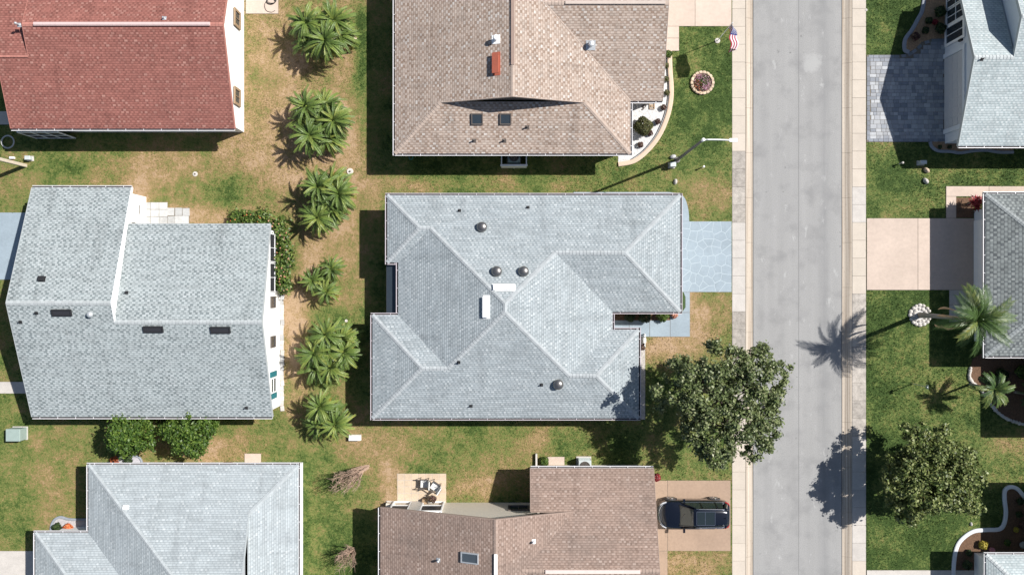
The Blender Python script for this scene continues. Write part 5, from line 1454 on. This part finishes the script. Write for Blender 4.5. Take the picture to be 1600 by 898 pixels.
def rock(label, px, py, r2, mat, seed):
    rs = random.Random(seed); m = MB(); m.lathe((0,0,-.05),[(r2*.8,0),(r2,.1*r2/.2),(r2*.8,.22*r2/.2),(r2*.4,.3*r2/.2),(.01,.31*r2/.2)],8)
    o = m.build("rock", mat, None, loc=W(px,py)); o.rotation_euler = (rs.uniform(-.2,.2),rs.uniform(-.2,.2),rs.uniform(0,6)); o.scale = (1.25,.8,1); tag(o,label,"rock")
rock("pale rock on the lawn above the blue coated path", 1055,284, .17, M['stone_white'], 1); rock("grey rock by the street lamp's foot", 1051,245, .19, M['stone_grey'], 2)
rock("white rock on the lawn below the paver drive", 1446,283, .2, M['stone_white'], 3); rock("tan rock above the white rock", 1447,266, .2, M['stone_tan'], 4)
rock("small pale rock near the garden tree across the street", 1517,818, .12, M['stone_white'], 5)
m = MB(); m.tube([(0,0,-.05),(0,0,.42)],.04,8); m.lathe((0,0,.40),[(.05,0),(.07,.03),(.07,.1),(.02,.13)],10); o = m.build("path_light", M['white'], None, loc=W(1097,262)); tag(o,"small white topped garden light on the kerbside lawn","light")
m = MB(); m.tube([(0,0,-.05),(0,0,.40)],.04,8); m.lathe((0,0,.38),[(.05,0),(.08,.03),(.07,.12),(.02,.15)],10); o = m.build("path_light", M['stone_white'], None, loc=W(1405,256)); tag(o,"small pale garden light below the paver drive","light")
# thin sign post across the street
rt = empty("sign_post", W(1426,599), "thin pale post with small plate on the lawn across the street", "post")
m = MB(); m.tube([(0,0,-.1),(0,0,1.85)],.03,8); m.build("post", M['galv'], rt)
m = MB(); m.box((.03,0,1.72),(.02,.26,.24)); m.build("plate", M['boxgreen'], rt)
# wooden post at far left, with cross piece
rt = empty("wooden_post", W(40,259), "bare wooden post standing on the dry lawn by the red house", "post")
m = MB(); m.box((0,0,1.35),(.2,.2,2.8)); m.build("post", M['wood'], rt)
m = MB(); m.box((0,0,2.78),(.24,.24,.05)); m.build("cap", M['galv'], rt)
m = MB(); m.box((0,0,.05),(.3,.14,.2)); o = m.build("white_block", M['white'], None, loc=W(20,247)); tag(o,"small white block lying beside the wooden post","block")
m = MB(); m.tube([(.42*math.cos(t_*.2618),.42*math.sin(t_*.2618),.06) for t_ in range(25)],.05,6); o = m.build("garden_ring", M['stone_grey'], None, loc=W(13,222)); tag(o,"round grey ring lying beside the red house corner","ring")
m = MB()
for k3 in range(3): m.tube([(.30*math.cos(t_*.33)+.05*k3,.2*math.sin(t_*.33)+.03*k3,.03+.03*k3) for t_ in range(20)],.02,5)
m.tube(smooth_line([(-.3,.0,.03),(-.42,-.25,.02),(-.3,-.6,.02),(.05,-.72,.02),(.3,-.6,.02)],5),.016,5)
o = m.build("garden_hose", M['black'], None, loc=W(423,3,.02)); tag(o,"coiled black hose on the concrete pad by the white wall","hose")
m = MB(); m.tube(smooth_line([W(942,299,.04)-W(950,302),Vector((-.1,.0,.04)),Vector((.3,-.03,.04)),Vector((.9,-.02,.04))],5),.02,5); o = m.build("garden_hose", M['hose'], None, loc=W(950,302)); tag(o,"blue green hose on the narrow blue path","hose")
m = MB(); m.tube([(.14*math.cos(t_*.4),.2*math.sin(t_*.4),.2+.01*t_) for t_ in range(18)],.025,5); o = m.build("garden_hose", simple("teal_hose",(.03,.22,.20),.5,.1), None, loc=W(643,246)); tag(o,"teal hose coil hanging by the tan house's shaded wall","hose")

# air conditioners
def aircon(label, px, py, w, h2, body, rz=0):
    rt = empty("air_conditioner", W(px,py), label, "air conditioner"); rt.rotation_euler[2] = rz
    m = MB(); m.prism(rect(-w/2-.08,-w/2-.08,w/2+.08,w/2+.08),-.06,.06); m.build("pad", M['concrete_pale'], rt)
    m = MB(); m.prism(rect(-w/2,-w/2,w/2,w/2),.061,h2,bev=.03)
    for k3 in range(12):
        z = .14+k3*(h2-.2)/12
        for sg in (-1,1): m.box((0,sg*(w/2+.006),z),(w*.88,.012,.02)); m.box((sg*(w/2+.006),0,z),(.012,w*.88,.02))
    m.build("casing", body, rt)
    m = MB(); m.lathe((0,0,h2+.002),[(w*.42,0),(w*.42,.03),(w*.38,.03),(w*.38,.005)],24)
    for rr in (.12,.2,.28,.34): m.tube([(w*rr*1.05*math.cos(t_*.3),w*rr*1.05*math.sin(t_*.3),h2+.03) for t_ in range(22)],.008,4)
    m.build("fan_grille", M['darkframe'], rt)
    m = MB()
    for k3 in range(4):
        an = k3*math.pi/2; m.box((math.cos(an)*w*.17,math.sin(an)*w*.17,h2+.014),(w*.3,w*.14,.01),0,an)
    m.build("fan_blade", M['steel'], rt)
aircon("air conditioner boxed in by white panels below the tan eave", 803,248, .8,.85, M['boxgreen'])
rt = empty("panel_screen", W(803,262), "low white panel screen round the air conditioner", "screen")
m = MB()
for x0_, y0_, w_, d_ in ((0,0,1.72,.07),(-.83,.45,.07,.8),(.83,.45,.07,.8)):
    m.box((x0_,y0_,.48),(w_,d_,.96))
m.build("panel", M['white'], rt)
m = MB(); m.box((0,-.0,.99),(1.8,.13,.05)); m.box((0,0,.5),(.11,.12,1.02)); m.build("cap_rail", M['white'], rt)
aircon("grey air conditioner beside the brown house's concrete step", 912,724, .85,.85, M['boxgrey'])
util_box("pale cream box by the porch of the brown house", 612,786, .62,.22,.5, M['cream'], "hose_box", "box", -.1)
# small dark stakes near silver roof
rt = empty("garden_ornament", W(357,722), "pair of small dark brown posts at the silver roof edge", "ornament")
for sx2 in (-.12,.2):
    m = MB(); m.box((sx2,0,.25),(.26,.1,.5)); m.build("panel", M['brownframe'], rt)

# ---- patio chairs and table
def patio_chair(label, px, py, rz):
    rt = empty("patio_chair", W(px,py), label, "chair", "patio chairs"); rt.rotation_euler[2] = rz; rt.location.z = .022
    dk = M['darkframe']; cu = simple("pale_cushion",(.62,.62,.60),.9,.06)
    m = MB(); m.prism(rect(-.27,-.26,.27,.26),.38,.47,bev=.03); m.build("seat", cu, rt)
    m = MB(); R2 = Matrix.Rotation(.25,3,'X'); m.box((0,.33,.72),(.54,.07,.56),0,M=R2.inverted()); m.build("backrest", cu, rt)
    for sx2 in (-1,1):
        for sy2 in (-1,1):
            m = MB(); m.tube([(sx2*.3,sy2*.27,0),(sx2*.3,sy2*.26,.6 if sy2 < 0 else .95)],.022,6); m.build("leg", dk, rt)
        m = MB(); m.box((sx2*.31,.0,.62),(.07,.62,.03)); m.build("armrest", dk, rt)
    m = MB()
    for sy2 in (-.28,.28): m.box((0,sy2,.36),(.6,.04,.04))
    for k3 in range(5): m.box((-.22+.11*k3,.40,.75),(.03,.02,.6),0,M=R2.inverted())
    m.build("frame", dk, rt)
patio_chair("patio chair with pale cushion set straight on the patio", 664,752.5, -1.62)
patio_chair("patio chair with pale cushion turned askew on the patio", 680.5,757, -2.15)
rt = empty("side_table", W(677.5,776), "small dark round patio table with a potted plant stand", "table"); rt.location.z = .022
m = MB(); m.lathe((0,0,.42),[(.24,0),(.24,.025),(.02,.026)],16); m.build("table_top", M['darkframe'], rt)
for k3 in range(3):
    m = MB(); an = k3*2.094; m.tube([(math.cos(an)*.2,math.sin(an)*.2,0),(math.cos(an)*.12,math.sin(an)*.12,.42)],.016,6); m.build("leg", M['darkframe'], rt)
shrub("spidery potted plant standing on the patio table", 677.5,775, .24,.45, M['leaf_maroon'], 160, .07, 170, "plant", "potted_plant").location.z = .47
m = MB(); m.prism(rect(-.17,-.15,.17,.15),0,.36,bev=.02); o = m.build("wooden_stool", M['brownframe'], None, loc=W(664,781,.022)); tag(o,"small brown block stool by the porch screen","stool")

# ------------------------------------------------------------------ car
def car():
    rt = empty("parked_car", W(1080,797.5,.022), "dark navy estate car with glass roof parked on the tan drive", "car")
    pm, nt, b = newmat("navy_paint"); b.inputs["Base Color"].default_value = (.005,.007,.014,1); b.inputs["Roughness"].default_value = .22; b.inputs["Metallic"].default_value = .35
    b.inputs["Coat Weight"].default_value = 1.0; b.inputs["Coat Roughness"].default_value = .04
    gl, nt, b = newmat("car_glass"); b.inputs["Base Color"].default_value = (.015,.022,.024,1); b.inputs["Roughness"].default_value = .06; b.inputs["Specular IOR Level"].default_value = .9
    chrome = simple("chrome", (.62,.63,.65), .18, .05, metal=.95); rub = simple("tyre_rubber",(.02,.02,.02),.85,.2); trim = simple("grey_trim",(.05,.05,.052),.6,.1)
    redl = simple("tail_lamp",(.32,.01,.015),.15,.1); headl = simple("head_lamp",(.6,.62,.65),.1,.05)
    # body stations: x, half width, shoulder z, centre z, sill z
    st = [(-2.38,.36,.60,.66,.34),(-2.34,.54,.72,.79,.28),(-2.25,.68,.80,.88,.25),(-2.08,.80,.87,.95,.24),(-1.8,.90,.95,1.02,.24),(-1.3,.945,.99,1.07,.24),(-.95,.95,1.02,1.10,.24),(0,.955,1.05,1.10,.24),(1.2,.955,1.07,1.10,.24),(1.8,.93,1.08,1.10,.26),(2.15,.86,1.06,1.08,.30),(2.29,.74,1.0,1.02,.36),(2.37,.56,.90,.92,.42)]
    m = MB(); rings = []
    for x,hw,zs,zc,zb in st:
        rings.append([Vector((x,y,z)) for y,z in ((-hw*.9,zb),(-hw,zb+.15),(-hw*1.0,zs*.72),(-hw*.965,zs-.05),(-hw*.88,zs+.012),(-hw*.45,zc-.01),(0,zc),(hw*.45,zc-.01),(hw*.88,zs+.012),(hw*.965,zs-.05),(hw,zs*.72),(hw,zb+.15),(hw*.9,zb))])
    m.grid(rings,0); m.build("body", pm, rt, smooth=True)
    # wheel arches trim and wheels
    for x in (-1.48,1.42):
        for sy in (-1,1):
            w = MB(); rg = []
            for dy, rr in ((-.11,.28),(-.11,.34),(-.07,.355),(.07,.355),(.11,.34),(.11,.28)):
                rg.append([Vector((.0+rr*math.cos(a2*math.pi/12),dy,rr*math.sin(a2*math.pi/12))) for a2 in range(24)])
            w.grid(rg,0); wo = w.build("wheel", rub, rt, loc=(x,sy*.875,.355))
            w = MB(); rg = []
            for dy, rr in ((.08,.27),(.118,.27),(.118,.22),(.09,.2)):
                rg.append([Vector((rr*math.cos(a2*math.pi/12),dy*sy,rr*math.sin(a2*math.pi/12))) for a2 in range(24)])
            w.grid(rg,0)
            for k3 in range(5):
                an = k3*2*math.pi/5; w.tube([(0,.112*sy,0),(.24*math.cos(an),.112*sy,.24*math.sin(an))],.032,6)
            w.build("rim", chrome, wo)
            w = MB(); w.tube([(x+.40*math.cos(a2*math.pi/10),sy*.945,.355+.40*math.sin(a2*math.pi/10)) for a2 in range(11)],.045,6); w.build("wheel_arch", trim, rt)
    # cabin
    zb, zt = 1.06, 1.66
    def P(x,y,z): return Vector((x,y,z))
    B0 = [(-1.02,.66),(-.86,.84),(1.75,.86),(2.12,.70)]; T0 = [(-.22,.52),(-.12,.64),(1.62,.62),(1.86,.52)]
    m = MB(); m.add([P(-1.04,-.66,zb),P(-.24,-.53,zt-.02),P(-.24,.53,zt-.02),P(-1.04,.66,zb)][::-1]); m.add([P(-.98,-.66,zb-.02),P(-.2,-.53,zt-.06),P(-.2,.53,zt-.06),P(-.98,.66,zb-.02)]); m.build("windshield", gl, rt)
    m = MB(); m.add([P(2.16,-.60,zb),P(1.98,-.50,zt-.05),P(1.98,.50,zt-.05),P(2.16,.60,zb)]); m.build("rear_window", gl, rt)
    for sy in (-1,1):
        m = MB()
        for xa, xb in ((-.86,.30),(.36,1.30),(1.36,1.80)):
            ta, tb = (max(-.10,xa+.05 if xa > 0 else -.10)), min(1.72,xb-.02)
            q4 = [P(xa,sy*.865,zb),P(xb,sy*.865,zb),P(tb,sy*.645,zt-.04),P(ta,sy*.645,zt-.04)]
            m.add(q4 if sy < 0 else q4[::-1])
        m.build("side_window", gl, rt)
        for pp, rr in (([P(-1.05,sy*.68,zb-.01),P(-.24,sy*.565,zt-.02)],.045),([P(-.92,sy*.865,zb),P(-.12,sy*.66,zt-.03)],.035),([P(2.06,sy*.74,zb),P(1.86,sy*.57,zt-.06)],.12),([P(.33,sy*.868,zb),P(.33,sy*.655,zt-.02)],.03),([P(1.33,sy*.868,zb),P(1.33,sy*.655,zt-.02)],.04)):
            m = MB(); m.tube(pp, rr, 6); m.build("pillar", pm, rt)
        m = MB(); m.tube([P(-.88,sy*.885,zb+.0),P(.4,sy*.89,zb+.005),P(1.95,sy*.865,zb+.01)],.014,6); m.build("window_trim", chrome, rt)
        m = MB(); m.tube([P(-.05,sy*.615,zt+.0),P(.1,sy*.61,zt+.075),P(1.6,sy*.59,zt+.075),P(1.78,sy*.56,zt-.01)],.034,6); m.build("roof_rail", chrome, rt)
        m = MB(); m.box((-.74,sy*1.02,1.10),(.14,.2,.13)); m.box((-.70,sy*.93,1.06),(.08,.1,.05)); m.build("mirror", pm, rt)
        m = MB(); m.tube([P(-2.26,sy*.62,.78),P(-2.1,sy*.76,.86),P(-1.88,sy*.865,.93)],[.03,.05,.03],6); m.build("headlight", headl, rt)
        m = MB(); m.tube([P(2.31,sy*.62,.97),P(2.2,sy*.79,1.0),P(2.0,sy*.88,1.03)],[.035,.05,.03],8); m.build("taillight", redl, rt)
    m = MB(); rg = []
    for x,hw,z in ((-.30,.50,zt-.06),(-.2,.60,zt-.005),(.1,.635,zt+.015),(1.0,.63,zt+.02),(1.65,.60,zt+.0),(1.93,.54,zt-.03),(2.06,.5,zt-.05)):
        rg.append([P(x,-hw,z-.07),P(x,-hw*.97,z-.01),P(x,-hw*.5,z+.018),P(x,0,z+.024),P(x,hw*.5,z+.018),P(x,hw*.97,z-.01),P(x,hw,z-.07)])
    m.grid(rg,0); rf = m.build("roof", pm, rt, smooth=True)
    m = MB()
    for xa, xb in ((.0,.50),(.54,1.12)): m.box(((xa+xb)/2,0,zt+.045),(xb-xa,.84,.012))
    m.build("sunroof", gl, rt).parent = rf
    m = MB()
    for y in (-.44,.44): m.box((.56,y,zt+.046),(1.2,.022,.016))
    for x in (-.04,.52,1.16): m.box((x,0,zt+.0465),(.022,.858,.016))
    m.build("sunroof_trim", chrome, rt).parent = rf
    m = MB(); m.tube([P(-1.85,-.83,.945),P(-2.08,-.70,.92),P(-2.24,-.50,.88),P(-2.32,-.25,.82),P(-2.345,0,.81),P(-2.32,.25,.82),P(-2.24,.50,.88),P(-2.08,.70,.92),P(-1.85,.83,.945)],.026,6); m.build("grille_trim", chrome, rt)
    m = MB(); m.box((-2.36,0,.55),(.06,.9,.22)); m.build("grille", trim, rt)
    m = MB(); m.box((-.98,-.1,1.075),(.02,1.0,.02)); m.tube([P(-1.02,-.3,1.08),P(-.72,.2,1.32)],.01,5); m.tube([P(-1.02,.3,1.08),P(-.86,.62,1.22)],.01,5); m.build("wiper", trim, rt)
    m = MB(); m.tube([P(1.75,0,zt+.03),P(1.86,0,zt+.08),P(1.93,0,zt+.03)],.02,6); m.build("antenna_fin", pm, rt)
car()

# stones edging along the left house's white wall
rt = empty("edging_strip", W(441,550), "row of pale edging blocks along the white end wall", "edging")
rs_ = random.Random(2)
for py in np.arange(464,642,7.9):
    q_ = MB(); q_.prism(rect(-.13,-.17,.13,.17),-.05,.06,bev=.02); p2 = W(440.5,py)-W(441,550); p2.x += rs_.uniform(-.03,.03)
    o = q_.build("block", M['stone_white' if rs_.random() < .7 else 'stone_grey'], rt, loc=p2); o.rotation_euler[2] = rs_.uniform(-.12,.12)
EXCL.append(gpoly(rect(432,458,444.5,642)))

# ------------------------------------------------------------------ grass: uncountable blades over the lawns
def grass(total=420000, seed=1):
    rng = np.random.RandomState(seed)
    X = rng.uniform(-36, 36.5, total); Y = rng.uniform(-20.5, 20.5, total)
    ok = (X < LX1+.03) | (X > RXS-.03)
    for poly in EXCL:
        P2 = [tuple(p[:2]) for p in poly]
        xs = [p[0] for p in P2]; ys = [p[1] for p in P2]
        cand = np.where(ok & (X > min(xs)) & (X < max(xs)) & (Y > min(ys)) & (Y < max(ys)))[0]
        if len(cand) == 0: continue
        x = X[cand]; y = Y[cand]; ins = np.zeros(len(cand), bool); n = len(P2)
        for i2 in range(n):
            ax_, ay_ = P2[i2]; bx_, by_ = P2[i2-1]
            if ay_ == by_: continue
            c2 = ((ay_ > y) != (by_ > y)) & (x < (bx_-ax_)*(y-ay_)/(by_-ay_)+ax_)
            ins ^= c2
        ok[cand[ins]] = False
    X = X[ok]; Y = Y[ok]; n = len(X)
    d = dryness(X, Y)
    keep = rng.rand(n) > np.clip((d-.62)*1.5, 0, .7); X, Y, d = X[keep], Y[keep], d[keep]; n = len(X)
    az = rng.uniform(0, 6.283, n); hgt = rng.uniform(.035,.085,n)*(1.15-.5*d); lean = rng.uniform(.02,.085,n); w = rng.uniform(.012,.028,n)
    dx, dy = np.cos(az), np.sin(az); Z = np.full(n,-.02)
    P = np.stack([np.stack([X-dy*w,Y+dx*w,Z],1), np.stack([X+dy*w,Y-dx*w,Z],1), np.stack([X+dx*lean,Y+dy*lean,Z+.02+hgt],1)],1).reshape(-1,3)
    me = bpy.data.meshes.new("grass"); me.vertices.add(3*n); me.vertices.foreach_set("co", P.astype(np.float32).ravel())
    me.loops.add(3*n); me.loops.foreach_set("vertex_index", np.arange(3*n,dtype=np.int32))
    me.polygons.add(n); me.polygons.foreach_set("loop_start", np.arange(0,3*n,3,dtype=np.int32))
    a2 = me.attributes.new("dry",'FLOAT','POINT'); a2.data.foreach_set("value", np.repeat(d,3).astype(np.float32))
    me.materials.append(M['blades']); me.update(calc_edges=True)
    o = link("grass", me); tag(o, "short mown lawn grass, green with straw coloured dry patches", "grass", kind="stuff")
grass()
